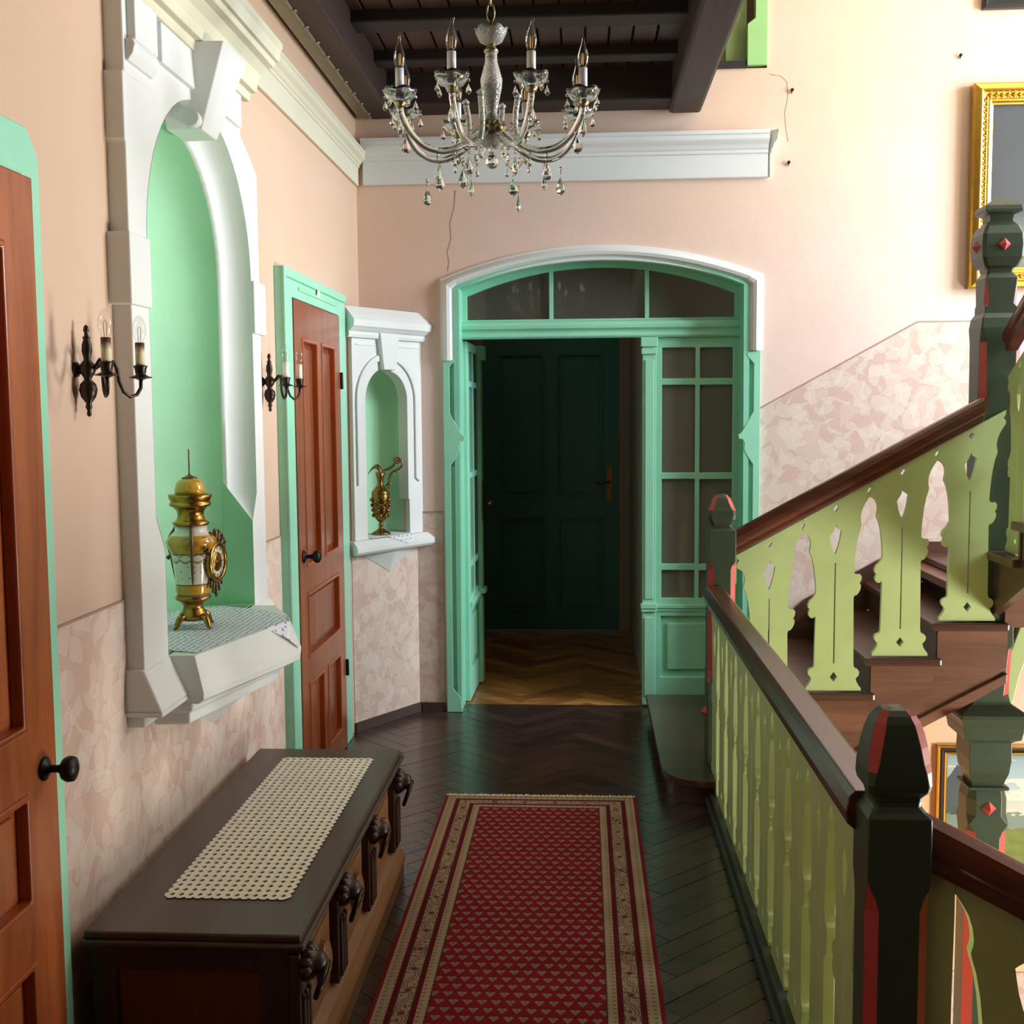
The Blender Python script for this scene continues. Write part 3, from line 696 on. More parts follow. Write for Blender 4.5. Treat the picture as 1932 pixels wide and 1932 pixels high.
# ------------------------------------------------------------------ newel posts
def post_rings(cx, cy, secs):
    rings = []
    for z, h, c in secs:
        c = max(c, .0015)
        rings.append([(cx + x, cy + y, z) for x, y in ((h - c, -h), (h, -h + c), (h, h - c), (h - c, h), (-h + c, h), (-h, h - c), (-h, -h + c), (-h + c, -h))])
    return rings
def newel(name, cx, cy, secs, red_spans, label, mats=(OLIVE, RED)):
    root = thing(name, (cx, cy, secs[-1][0]), label, 'newel post')
    m = MB(); rings = post_rings(cx, cy, secs); m.loft(rings, True, 0, False)
    # the stop-chamfers are painted red
    for fi in range(len(m.f)):
        if len(m.f[fi]) == 4:
            j, i = fi // 8, fi % 8
            if i % 2 == 0 and any(a <= (secs[j][0] + secs[j + 1][0]) / 2 <= b for a, b in red_spans): m.mi[fi] = 1
    m.build('post_shaft', list(mats), root, .0025, 1)
    return root
def stud(root, c, axis, s=.022):
    ax = Vector(axis); e1 = Vector((0, 0, 1)); e2 = ax.cross(e1); c = Vector(c)
    m = MB(); q = [c + e1 * s, c + e2 * s, c - e1 * s, c - e2 * s]
    m.add(q + [c + ax * s * .75, c - ax * .004], [(0, 1, 4), (1, 2, 4), (2, 3, 4), (3, 0, 4), (1, 0, 5), (2, 1, 5), (3, 2, 5), (0, 3, 5)])
    return m.build('diamond_stud', RED, root)
# near newel, at the corner of the gallery
h = .0585
near = [(1.068, .010, .004), (1.064, .024, .009), (1.055, .034, .013), (1.042, .042, .016), (1.025, .048, .018), (1.0, .0535, .018), (.97, .057, .016), (.955, h, .013), (.93, h, .008), (.918, .056, .008), (.905, .046, .008), (.895, .043, .006), (.888, .043, .006), (.878, .050, .006), (.868, h, .003), (.84, h, .002), (.745, h, .002), (.735, h, .004), (.715, h, .015), (.69, h, .021), (.10, h, .021), (.07, h, .016), (.05, h, .002), (-.25, h, .002)]
n1 = newel('newel_post', .582, 2.16, near, [(.06, .74), (.96, 1.06)], 'dark green and red newel post nearest the camera, with rounded finial, at bottom right')
# far newel, standing on the bullnose step
h2 = .058
far = [(1.272, .008, .003), (1.268, .024, .01), (1.255, .036, .014), (1.235, .045, .017), (1.215, .053, .017), (1.205, h2, .014), (1.18, h2, .012), (1.165, .055, .012), (1.15, .047, .012), (1.14, .042, .010), (1.135, .042, .010), (1.125, .052, .004), (1.118, h2, .002), (1.0, h2, .002), (.985, h2, .004), (.97, h2, .017), (.95, h2, .022), (.52, h2, .022), (.49, h2, .016), (.47, h2, .002), (.108, h2, .002)]
n2 = newel('newel_post', .585, 4.92, far, [(.48, .99), (1.2, 1.265)], 'olive newel post with a rounded red-tinged finial at the foot of the rising stairs')
stud(n2, (.585 - h2, 4.92, .33), (-1, 0, 0), .03); stud(n2, (.585, 4.92 - h2, .33), (0, -1, 0), .02)
# tall newel between the upper flights; it runs down to the lower floor
TX, TY = 1.742, 5.035; h3 = .082
tall = [(2.505, .006, .001), (2.462, .072, .001), (2.445, .076, .001), (2.435, .074, .001), (2.425, .05, .001), (2.40, .046, .001), (2.385, .060, .003), (2.375, .0, .0)]
tall = tall[:7] + [(2.38, .07, .012), (2.345, .084, .012), (2.30, .087, .012), (2.25, .084, .012), (2.215, .070, .012), (2.205, .055, .01), (2.19, .052, .008), (2.175, .06, .004), (2.165, .066, .004), (2.06, .066, .016), (2.045, .066, .002), (2.02, .066, .002), (2.0, .078, .004), (1.96, .084, .004), (1.90, .084, .022), (1.62, .084, .028), (1.60, .084, .01), (1.58, .084, .002), (1.50, .084, .002), (1.46, .084, .024), (1.08, .084, .028), (1.05, .084, .004), (1.0, .084, .004), (.97, .084, .024), (.72, .084, .028), (.70, .084, .004), (.62, .084, .002), (.60, .084, .02), (.40, .080, .03), (.372, .08, .004), (.36, .085, .001), (.34, .118, .001), (.325, .142, .001), (.31, .146, .001), (.285, .13, .001), (.265, .125, .001), (.255, .125, .001), (.215, .118, .001), (.205, .10, .001), (.195, .088, .001), (.12, .09, .001), (.06, .083, .001), (.005, .066, .001), (0, .066, .001), (-.004, .086, .004), (-.014, .086, .004), (-.02, .074, .02), (-.06, .085, .032), (-.13, .085, .032), (-.155, .085, .012), (-.165, .085, .004), (-.20, .085, .026), (-.23, .085, .036), (-1.9, .085, .036), (-2.0, .085, .002), (-3.3, .085, .002)]
n3 = newel('newel_post', TX, TY, tall, [(1.62, 1.9), (2.05, 2.16), (1.08, 1.46), (.72, .97), (.40, .60), (-1.95, -.20)], 'tall dark post with pyramid cap where the upper stairs turn, before the gilt picture')
stud(n3, (TX, TY - .086, 2.30), (0, -1, 0), .026); stud(n3, (TX - .086, TY, 2.30), (-1, 0, 0), .026)
stud(n3, (TX, TY - .085, -.095), (0, -1, 0), .032)
br = MB().prism([(.085, .40), (.085, .32), (.11, .36), (.13, .46), (.17, .58), (.24, .72), (.36, .86), (.36, .97), (.27, .93), (.17, .82), (.12, .66), (.085, .56)], lambda u, v, d: (TX + u, TY - .03 + d, v), 0, .06)
br.build('arched_bracket', LIME, n3, .004)

# ------------------------------------------------------------------ pierced stair boards
def board_profile(H, hw=.139, k=1.0):
    s = H / .82
    R = [(.116, 0), (.116, .012), (.106, .024), (.097, .04), (.094, .055), (.100, .06), (.107, .07), (.108, .083), (.101, .094), (.090, .098), (.085, .104), (.083, .115), (.079, .362),
         (.084, .37), (.090, .366), (.100, .372), (.108, .385), (.109, .40), (.103, .412), (.110, .42), (.112, .435), (.106, .448), (.092, .455), (.080, .468),
         (.079, .475), (.080, .50), (.083, .54), (.088, .585), (.097, .63), (.106, .655), (.108, .665), (.104, .68), (.103, .695), (.106, .715), (.114, .735), (.126, .75), (.1378, .762), (.1378, .778), (.128, .791), (.1378, .804), (.1378, .82)]
    R = [(x * k, z * s) for x, z in R]
    holes = [[(0, .038 * s), (.016 * k, .06 * s), (0, .082 * s), (-.016 * k, .06 * s)],
             [(-.003, .118 * s), (.003, .118 * s), (.003, .555 * s), (-.003, .555 * s)],
             [(0, .592 * s), (.008 * k, .608 * s), (.017 * k, .635 * s), (.025 * k, .680 * s), (.018 * k, .689 * s), (.008 * k, .70 * s), (0, .722 * s), (-.008 * k, .70 * s), (-.018 * k, .689 * s), (-.025 * k, .68 * s), (-.017 * k, .635 * s), (-.008 * k, .608 * s)],
             [(0, .775 * s), (.012 * k, .79 * s), (0, .805 * s), (-.012 * k, .79 * s)]]
    return R, holes
def stair_board(name, parent, fn, H, shear=0, k=1.0, mat=LIME, cut=None):
    R, holes = board_profile(H, k=k)
    outer = [(x, z) for x, z in R] + [(-x, z) for x, z in reversed(R)]
    if cut: outer = [(max(-cut, min(cut, x)), z) for x, z in outer]
    def sh(u, z):
        b = min(1, max(0, (z / H - .12) / .2)); return u, z + shear * u * b
    m = MB().prism([sh(*p) for p in outer], fn, -.012, .012, holes=[[sh(*p) for p in h] for h in holes])
    return m.build(name, mat, parent)
def handrail(parent, path_fn, s0, s1, mat, hgt=.10, wid=.078):
    # moulded section (a across, b up); path_fn(s) -> point, across axis
    pr = [(-.30, -.5), (.30, -.5), (.34, -.38), (.34, -.22), (.46, -.12), (.5, .0), (.5, .18), (.42, .36), (.25, .47), (0, .5), (-.25, .47), (-.42, .36), (-.5, .18), (-.5, 0), (-.46, -.12), (-.34, -.22), (-.34, -.38)]
    m = MB(); rings = []
    for s in (s0, s1):
        p, A = path_fn(s); p = Vector(p); A = Vector(A)
        rings.append([p + A * a * wid + Vector((0, 0, 1)) * b * hgt for a, b in pr])
    m.loft(rings, True, 0, False)
    return m.build('handrail', mat, parent, .003, 2)

# gallery balustrade along the well
gb = thing('gallery_balustrade', (.552, 3.5, .0), 'long green pierced balustrade with flat mahogany rail running along the gallery edge', 'balustrade')
GX = .552
NB = 10; y0, y1 = 2.225, 4.855; pitch = (y1 - y0) / NB
for i in range(NB):
    stair_board('baluster_board', gb, lambda u, v, d, c=y0 + pitch * (i + .5): (GX + d, c + u, .055 + v), .76, 0, pitch / .279)
gm = MB(); pr = [(-.045, .825), (-.030, .812), (.030, .812), (.045, .825), (.048, .85), (.042, .878), (.030, .890), (-.030, .890), (-.042, .878), (-.048, .85)]
gm.loft([[(GX + a, 2.20, b) for a, b in pr], [(GX + a, 4.875, b - .005) for a, b in pr]], True, 0, False).build('handrail', RAILY, gb, .003)
box(GX - .022, GX + .022, 2.21, 4.87, .80, .815).build('under_rail', RAILY, gb)
bs = MB().box(GX - .05, GX + .05, 2.21, 4.87, 0, .03).box(GX - .034, GX + .034, 2.21, 4.87, .03, .055)
bs.build('base_rail', DARKG, gb, .004)
tag(MB().box(.50, .60, -1.6, 6.31, -.30, -.001).build('trim_7', DARKG), kind='structure')

# ------------------------------------------------------------------ staircase rising along the back wall
FY = 4.95; RISE = .1525; TR = .277
st = thing('staircase', (.66, 5.5, 0), 'dark wooden stairs rising to the right along the back wall from the bullnose step', 'stairs')
# bullnose first step
bp = [(.335, 6.12), (.33, 4.92)] + [(.50 + .17 * math.cos(a), 4.86 + .21 * math.sin(a)) for a in np.linspace(PI * .98, PI * 1.5, 9)] + [(.70, 4.65), (.70, 6.12)]
MB().prism(bp, lambda u, v, d: (u, v, d), .078, .108).build('tread', STEPW, st, .004)
bq = [(.36, 6.12), (.355, 4.93)] + [(.50 + .145 * math.cos(a), 4.87 + .185 * math.sin(a)) for a in np.linspace(PI * .98, PI * 1.5, 9)] + [(.70, 4.685), (.70, 6.12)]
MB().prism(bq, lambda u, v, d: (u, v, d), 0, .078).build('riser', STEPW, st)
NTR = 5
for k in range(1, NTR + 1):
    z = .108 + RISE * k; xa = .66 + TR * (k - 1)
    x1 = xa + TR + .03 if k < NTR else 2.95
    y1_ = YB - .015
    box(xa - .012, x1, FY - .03, y1_, z - .035, z).build('tread', STEPW, st, .008)
    box(xa + .015, xa + .035, FY + .0, y1_, z - RISE, z - .035).build('riser', STEPW, st)
    box(xa + .015, xa + TR, FY - .012, FY + .01, z - RISE - .02, z - .035).build('step_end', STRINGW, st)
# cut stringer and soffit
sl_ = RISE / TR
def zline(x): return .255 + (x - .66) * sl_
st_p = [(.62, -.10)] + [(.66, .11)]
for k in range(1, NTR + 1):
    xa = .66 + TR * (k - 1) + .016; z = .108 + RISE * k - .036
    st_p += [(xa, z), (xa + TR, z)]
st_p = st_p[:-1] + [(1.80, .108 + RISE * NTR - .036), (1.80, .52), (1.66, .40), (1.14, .115), (.62, -.17)]
MB().prism(st_p, lambda u, v, d: (u, FY + d, v), 0, .04).build('stringer', STRINGW, st, .003)
MB().prism([(.62, -.145), (1.14, .14), (1.66, .425), (1.80, .50), (1.80, .46), (1.66, .375), (1.14, .09), (.62, -.195)], lambda u, v, d: (u, FY - .012 + d, v), 0, .05).build('stringer_moulding', STRINGW, st, .004)
MB().prism([(.62, -.12), (1.70, .46), (1.70, .44), (.62, -.14)], lambda u, v, d: (u, FY + .04 + d, v), 0, 1.15).build('soffit', STRINGW, st)
box(1.66, 2.95, FY + .05, YB - .01, .80, .835).build('landing_soffit', STRINGW, st)
# wall string (dark skirting that follows the steps)
wp = [(.95, .108 + RISE), (.95, .108 + RISE * 2 + .01)] + [(.62 + TR * i, .108 + RISE * (i + 1) + .06) for i in range(2, NTR)] + [(2.95, .108 + RISE * NTR + .06), (2.95, .108 + RISE * NTR)] + [(.66 + TR * (NTR - 1), .108 + RISE * (NTR - 1))]
MB().prism(wp, planeY(YB), .003, .02).build('wall_string', STEPW, st)
# upper flight turning towards the camera on the right
ZL = .108 + RISE * NTR
for k in range(1, 10):
    z = ZL + RISE * k; ya = 4.93 - .26 * (k - 1)
    box(1.70, 2.95, ya - .26 - .02, ya + .012, z - .035, z).build('tread', STEPW, st, .006)
    box(1.73, 2.95, ya - .02, ya, z - RISE, z - .035).build('riser', STEPW, st)
sp_ = [(4.95, ZL - .12), (4.95, ZL)]
for k in range(1, 10): sp_ += [(4.91 - .26 * (k - 1), ZL + RISE * (k - 1) + .0), (4.91 - .26 * (k - 1), ZL + RISE * k - .036)]
sp_ += [(2.58, ZL + RISE * 9 - .036), (2.58, ZL + RISE * 9 - .3)]
MB().prism(sp_, lambda u, v, d: (1.735 + d, u, v), 0, .035).build('stringer', STEPW, st)

# balustrade of the rising flight
fb = thing('stair_balustrade', (1.2, FY, .4), 'lime green pierced balustrade under a sloping mahogany rail on the rising flight', 'balustrade')
SLP = .5458
for k in range(1, 5):
    c = .794 + TR * (k - 1)
    stair_board('baluster_board', fb, lambda u, v, d, c=c, z=.108 + RISE * k + .008: (c + u, FY - d, z + v), .815, SLP)
MB().prism([(.643, .26 + .62), (.655, .26 + .626), (.655, 1.02), (.643, 1.014)], lambda u, v, d: (u, FY + d, v), -.012, .012).build('end_fillet', LIME, fb)
handrail(fb, lambda s: ((s, FY, 1.062 + (s - .645) * SLP), (0, 1, 0)), .635, 1.67, RAILW, .105, .08)
fb2 = thing('stair_balustrade', (1.775, 4.6, 1.2), 'green balustrade cut off by the right picture edge, climbing towards the camera', 'balustrade')
for k in range(1, 9):
    stair_board('baluster_board', fb2, lambda u, v, d, c=4.80 - .26 * (k - 1), z=ZL + RISE * k + .008: (1.775 - d, c - u, z + v), .80, .586, .93)
handrail(fb2, lambda s: ((1.775, 4.95 - s, 1.90 + s * .586), (1, 0, 0)), .02, 2.3, RAILW, .105, .08)

# lower flight going down to the right from the near newel
lf = thing('lower_staircase', (1.2, 1.6, -.6), 'lower stairs going down to the right behind the nearest newel post', 'stairs')
for k in range(1, 9):
    z = -RISE * k; xa = .60 + TR * (k - 1)
    box(xa - .02, xa + TR + .02, .95, 2.12, z - .035, z).build('tread', STEPW, lf, .006)
    box(xa - .02, xa, .95, 2.12, z + .0, z + RISE - .035 if k > 1 else -.002).build('riser', STEPW, lf)
box(.60 + TR * 8, 4.5, .95, 3.2, -RISE * 9 - .035, -RISE * 9).build('tread', STEPW, lf)
MB().prism([(.60, -.02), (.60, -.45), (2.8, -1.66), (2.8, -1.30)], lambda u, v, d: (u, 2.10 + d, v), 0, .035).build('stringer', OLIVE, lf)
lb_ = thing('stair_balustrade', (1.0, 2.15, -.2), 'green pierced balustrade with sloping dark rail going down at the bottom right corner', 'balustrade')
for k in range(0, 5):
    c = .563 + TR * k; zr = .775 - (c - .643) * .53
    stair_board('baluster_board', lb_, lambda u, v, d, c=c, z=zr - .80: (c + u, 2.165 - d, z + v), .82, -.53, 1.0, LIME, None) if k else None
MB().prism([(.643, -.05), (.698, -.08), (.698, .50), (.70, .66), (.7, .745), (.643, .775)], lambda u, v, d: (u, 2.165 + d, v), -.012, .012).build('end_board', LIME, lb_)
handrail(lb_, lambda s: ((s, 2.165, .81 - (s - .643) * .53), (0, 1, 0)), .63, 1.9, RAILW, .105, .08)

# ------------------------------------------------------------------ rug
RX0, RX1, RY0, RY1 = -.583, .218, 2.30, 4.735
rcx, rcy = (RX0 + RX1) / 2, (RY0 + RY1) / 2; RW, RL = (RX1 - RX0) / 2, (RY1 - RY0) / 2
rug = thing('rug', (rcx, rcy, 0), 'red runner rug with beige patterned borders and rows of small motifs', 'rug')
t = NT('woven_rug'); x, y, z = t.xyz()
ax_ = t.ab(x); ay_ = t.ab(y); dx = t.sub(RW, ax_); dy = t.mul(t.sub(RL, ay_), 1.12); d = t.mn(dx, dy)
side = t.lt(dx, dy); along = t.add(t.mul(side, y), t.mul(t.sub(1, side), x))
BEI, BEI2, CRIM, DRED, BRN, GRY = srgb(160, 138, 116), srgb(134, 110, 92), srgb(132, 22, 32), srgb(94, 20, 30), srgb(66, 46, 42), srgb(120, 108, 100)
# field: staggered hearts
rw = t.fl(t.m_('DIVIDE', y, .043)); sx = t.add(t.m_('DIVIDE', x, .0395), t.mul(.5, t.m_('MODULO', t.ab(rw), 2)))
cx_ = t.ab(t.sub(t.fr(sx), .5)); cy__ = t.sub(t.fr(t.m_('DIVIDE', y, .043)), .5)
heart = t.mul(t.lt(cx_, t.mul(.66, t.add(cy__, .38))), t.lt(cy__, t.sub(.32, t.mul(t.ab(t.sub(cx_, .17)), .6))))
halo = t.mul(t.lt(cx_, t.mul(.66, t.add(cy__, .46))), t.lt(cy__, t.sub(.42, t.mul(t.ab(t.sub(cx_, .17)), .9))))
inner = t.mul(t.lt(cx_, t.mul(.5, t.add(cy__, .2))), t.lt(cy__, .12))
nz = t.noise(scale=3, detail=3)
crim = t.mix(t.mul(nz, .5), CRIM, DRED)
field = t.mix(t.mul(halo, .75), crim, srgb(84, 16, 26)); field = t.mix(heart, field, BEI2); field = t.mix(t.mul(inner, .35), field, BRN)
# main border: mirrored S-meanders between stripes
c0 = t.sub(t.m_('DIVIDE', t.sub(d, .064), .049), .5)
per = t.fr(t.m_('DIVIDE', along, .125)); pa = t.ab(t.sub(per, .5))
sg_ = t.m_('SINE', t.mul(along, 50.3)); sn = t.ab(t.sub(c0, t.mul(.26, sg_)))
wv = t.noise(t.vec(t.mul(t.ab(c0), .5), t.mul(pa, 1.4), t.mul(t.fl(t.m_('DIVIDE', along, .125)), 3.1)), 8, 2, .5)
main = t.mix(t.mul(t.lt(t.ab(t.sub(sn, .10)), .035), .8), BEI, BRN); main = t.mix(t.mul(t.mul(t.gt(wv, .56), t.gt(sn, .2)), .85), main, BRN)
ro_ = t.add(t.m_('POWER', t.mul(c0, 1.0), 2.0), t.m_('POWER', t.mul(pa, 2.5), 2.0)); main = t.mix(t.mul(t.lt(ro_, .05), .8), main, srgb(120, 54, 50)); main = t.mix(t.mul(t.lt(ro_, .012), .9), main, BRN); main = t.mix(t.mul(t.gt(t.noise(t.vec(c0, t.mul(pa, 3)), 6, 2), .58), .6), main, srgb(150, 60, 56))
g1 = t.gt(t.m_('SINE', t.mul(along, 290)), .35); g2 = t.gt(t.m_('SINE', t.mul(d, 290)), .1)
guard = t.mix(t.mul(t.mul(g1, g2), .7), BEI, srgb(112, 78, 66))
def band(a, b): return t.mul(t.gt(d, a), t.lt(d, b))
c = t.mix(t.gt(d, .157), guard, field)
c = t.mix(band(.113, .128), c, DRED); c = t.mix(band(.064, .113), c, main); c = t.mix(band(.048, .064), c, DRED)
c = t.mix(t.lt(t.ab(t.sub(d, .064)), .0022), c, BRN); c = t.mix(t.lt(t.ab(t.sub(d, .113)), .0022), c, BRN); c = t.mix(t.lt(t.ab(t.sub(d, .157)), .0022), c, BRN); c = t.mix(t.lt(t.ab(t.sub(d, .011)), .002), c, BRN)
c = t.mix(t.lt(dx, .010), c, CRIM)
t.set(Base_Color=c, Roughness=.95); t.b.inputs['Specular IOR Level'].default_value = .1
t.bump(t.add(t.noise(scale=420, detail=2), t.mul(heart, .2)), .4, .002)
RUG = t.m
m = MB().box(RX0, RX1, RY0, RY1, .001, .009); ro = m.build('rug_pile', RUG, rug, .003)
for v in ro.data.vertices: v.co.z += 0
fm = MB()
xx = RX0 + .004
while xx < RX1 - .004:
    l = random.uniform(.026, .042); s = random.uniform(-.006, .006)
    fm.tube([(xx, RY1 - .002, .006), (xx + s * .4, RY1 + l * .5, .005), (xx + s, RY1 + l, .0025)], [.0028, .0032, .0014], 5); xx += random.uniform(.0042, .0056)
tag(fm.build('rug_fringe', paint('cream_fringe', srgb(232, 216, 194), .9, .06, 30, 0), rug), kind='stuff')

# ------------------------------------------------------------------ chest
CX0, CX1, CY0, CY1, CZ1 = -1.14, -.637, 2.465, 3.905, .452
ch = thing('chest', ((CX0 + CX1) / 2, (CY0 + CY1) / 2, 0), 'long low dark carved wooden chest against the left wall', 'chest')
lid = MB().prism([(0, .025), (.012, .012), (.012, 0)], lambda u, v, d: (0, 0, 0), 0, 0) if False else MB()
def slab(m, e, z0, z1): m.box(CX0, CX1 + e, CY0 - e, CY1 + e, z0, z1)
slab(lid, 0, .432, CZ1); slab(lid, .010, .418, .434); slab(lid, -.004, .408, .42)
lid.build('lid', LIDW, ch, .006, 3)
BX1 = CX1 - .032
bd = MB().box(CX0 + .01, BX1, CY0 + .03, CY1 - .03, .10, .41)
bd.build('body', CHESTW, ch, .003)
# near end: framed reddish panel
en = MB().prism(rect(CX0 + .01, BX1, .10, .408), lambda u, v, d: (u, CY0 + .03 - d, v), 0, .012, holes=[rect(CX0 + .07, BX1 - .07, .15, .355)])
en.build('end_frame', CHESTD, ch, .003)
MB().prism(rect(CX0 + .07, BX1 - .07, .15, .355), lambda u, v, d: (u, CY0 + .03 - d, v), 0, .004).build('end_panel', CHESTR, ch)
# front frieze, panels between pilasters
ys = [CY0 + .055, CY0 + .46, CY0 + .90, CY1 - .075]
for i in range(3):
    a, b = ys[i] + .06, ys[i + 1] - .06
    p = MB().box(BX1, BX1 + .006, a, b, .15, .385).box(BX1, BX1 + .014, a + .04, b - .04, .19, .345)
    p.lathe_axis([(.05, 0), (.05, .018), (.03, .026), (.012, .030)], (BX1 + .012, (a + b) / 2, .267), (1, 0, 0), 12)
    for q in range(10):
        yy = a + .05 + (b - a - .1) * q / 9; p.lathe_axis([(.010, 0), (.009, .008), (.002, .012)], (BX1 + .003, yy, .367), (1, 0, 0), 7)
    p.build('front_panel', CHESTW, ch, .003)
for i, yc in enumerate(ys):
    p = MB().box(BX1, BX1 + .026, yc - .045, yc + .045, .125, .40)
    for o_ in (-.026, 0, .026): p.box(BX1 + .02, BX1 + .034, yc + o_ - .008, yc + o_ + .008, .14, .30)
    p.build('pilaster', CHESTD, ch, .004)
    k = MB().lathe_axis([(.040, 0), (.042, .012), (.034, .026), (.026, .034), (.028, .042), (.018, .052), (.004, .056)], (BX1 + .024, yc, .362), (1, 0, 0), 12)
    for a in range(7):
        an = PI * a / 6; k.lathe_axis([(.014, 0), (.010, .02), (.002, .026)], (BX1 + .026, yc + .040 * math.cos(an), .362 + .034 * math.sin(an)), (1, 0, 0), 7)
    lo_ = k.build('carved_mask', CHESTD, ch)
    r_ = MB().tube([(BX1 + .066 + .014 * math.sin(a), yc + .034 * math.cos(a), .322 + .040 * math.sin(a)) for a in np.linspace(0, 2 * PI, 21)[:-1]], .0065, 7, closed=True)
    r_.build('ring_pull', BLACKIRON, lo_)
pl = MB()
ppr = [(0, .0), (.042, .0), (.046, .02), (.044, .05), (.052, .06), (.048, .08), (.034, .105), (.02, .118), (0, .13)]
pl.loft([[(BX1 - .01 + u, CY0 + .02 - u * .5, v) for u, v in ppr], [(BX1 - .01 + u, CY1 - .02 + u * .5, v) for u, v in ppr]], True, 0, False)
pl.loft([[(CX0 + .01, CY0 + .035 - u * .6, v) for u, v in ppr], [(BX1 - .01 + u, CY0 + .035 - u * .6, v) for u, v in ppr]], True, 0, False)
pl.build('plinth', CHESTW, ch, .003)
pts = []
ap_ = MB().prism([(CY0 + .02, .0), (CY0 + .02, .055)] + [(CY1 - .02, .055), (CY1 - .02, .0)], lambda u, v, d: (BX1 + .03 + d, u, v), 0, .008)
ap_.build('foot_board', CHESTW, ch)

# crocheted runner on the chest lid: a real net with diamond holes
LX0, LX1, LY0, LY1 = -1.016, -.718, 2.655, 3.785
nx_, ny_ = 13, 40; dx_, dy_ = (LX1 - LX0) / nx_, (LY1 - LY0) / ny_
lm = MB(); zl = CZ1 + .0025
for i in range(nx_):
    for j in range(ny_):
        cx, cy = LX0 + (i + .5) * dx_, LY0 + (j + .5) * dy_
        sq = [(cx - dx_ / 2, cy - dy_ / 2), (cx, cy - dy_ / 2), (cx + dx_ / 2, cy - dy_ / 2), (cx + dx_ / 2, cy), (cx + dx_ / 2, cy + dy_ / 2), (cx, cy + dy_ / 2), (cx - dx_ / 2, cy + dy_ / 2), (cx - dx_ / 2, cy)]
        a, b = dx_ * .33, dy_ * .33
        di = [(cx - a * .5, cy - b * .5), (cx, cy - b), (cx + a * .5, cy - b * .5), (cx + a, cy), (cx + a * .5, cy + b * .5), (cx, cy + b), (cx - a * .5, cy + b * .5), (cx - a, cy)]
        zc = [zl + .0012 * ((k % 2)) for k in range(8)]
        vs = [(x, y, zl) for x, y in sq] + [(x, y, zl + .0008) for x, y in di] + [(x, y, CZ1 + .0005) for x, y in di]
        fs = [(k, (k + 1) % 8, 8 + (k + 1) % 8, 8 + k) for k in range(8)] + [(8 + k, 8 + (k + 1) % 8, 16 + (k + 1) % 8, 16 + k) for k in range(8)]
        lm.add(vs, fs)
def scallop(p, q, nrm, n):
    for k in range(n):
        a = Vector(p).lerp(Vector(q), k / n); b = Vector(p).lerp(Vector(q), (k + 1) / n); mid = (a + b) / 2 + Vector(nrm) * .008
        m2 = [a.lerp(mid, .5) + Vector(nrm) * .003, mid, b.lerp(mid, .5) + Vector(nrm) * .003]
        lm.add([a, *m2, b], [(0, 1, 2, 3, 4)])
scallop((LX0, LY0, zl), (LX1, LY0, zl), (0, -1, 0), nx_); scallop((LX1, LY1, zl), (LX0, LY1, zl), (0, 1, 0), nx_)
scallop((LX1, LY0, zl), (LX1, LY1, zl), (1, 0, 0), ny_); scallop((LX0, LY1, zl), (LX0, LY0, zl), (-1, 0, 0), ny_)
CROCHET = paint('cream_crochet', srgb(234, 229, 212), .9, .04, 30, .4, 300)
tag(lm.build('table_runner', CROCHET), 'cream crocheted net runner lying along the lid of the dark chest', 'runner')

# ------------------------------------------------------------------ cloths under the niche ornaments
t = NT('flowered_cloth'); v = t.voro(scale=55, rnd=.25); v2 = t.voro(t.scale(None, (1, 1, 1)), 140, .6)
c = t.mix(t.lt(v, .30), srgb(228, 230, 236), srgb(142, 136, 184)); c = t.mix(t.mul(t.lt(v2, .25), .35), c, srgb(168, 172, 200))
t.set(Base_Color=c, Roughness=.9); t.bump(t.noise(scale=200), .3, .001); CLOTH = t.m
def cloth(name, pts, label, zf, parent=None):
    m = MB(); return m
# big niche cloth: square turned so one corner hangs over the sill edge
m = MB()
P0 = [(X0 - .30, NC - .26, .9872), (-1.035, 2.985, .9862), (-.955, 3.335, .9862), (-.919, 3.44, .9862), (-.932, 3.54, .9862), (-1.05, 3.66, .9862), (X0 - .10, NC + .36, .9872), (X0 - .27, NC + .20, .9872)]
n_ = len(P0); vs2 = [(x, y, z + .0015) for x, y, z in P0]
m.add(P0 + vs2, [tuple(range(n_)), tuple(range(n_, 2 * n_))] + [(i, (i + 1) % n_, n_ + (i + 1) % n_, n_ + i) for i in range(n_)])
# the corner that hangs over the prow of the sill
q = [(-.9475, 3.335, .9865), (-.908, 3.462, .9865), (-.933, 3.545, .9865), (-.905, 3.50, .925), (-.878, 3.452, .905), (-.900, 3.40, .945)]
qw = [(x + .002, y, z + .001) for x, y, z in q]
m.add(q + qw, [tuple(range(6)), tuple(range(6, 12))] + [(i, (i + 1) % 6, 6 + (i + 1) % 6, 6 + i) for i in range(6)])
NS_(m)
tag(m.build('flowered_cloth', CLOTH), 'white cloth with violet flowers under the porcelain clock in the large niche', 'cloth')
m = MB()
q = [pier(.11, .9915, -.12), pier(.40, .9915, -.12), pier(.43, .9895, .048), pier(.11, .9895, .046)]
m.add(q + [(x, y, z + .0015) for x, y, z in q], [(0, 1, 2, 3), (4, 5, 6, 7)] + [(i, (i + 1) % 4, 4 + (i + 1) % 4, 4 + i) for i in range(4)])
q = [pier(.22, .988, .052), pier(.42, .988, .052), pier(.385, .958, .0855), pier(.34, .945, .089), pier(.30, .958, .0855)]
m.add(q + [(x, y, z + .0015) for x, y, z in q], [(0, 1, 2, 3, 4), (5, 6, 7, 8, 9)] + [(i, (i + 1) % 5, 5 + (i + 1) % 5, 5 + i) for i in range(5)])
tag(m.build('flowered_cloth', CLOTH), 'small white cloth with blue flowers under the bronze ewer in the corner niche', 'cloth')

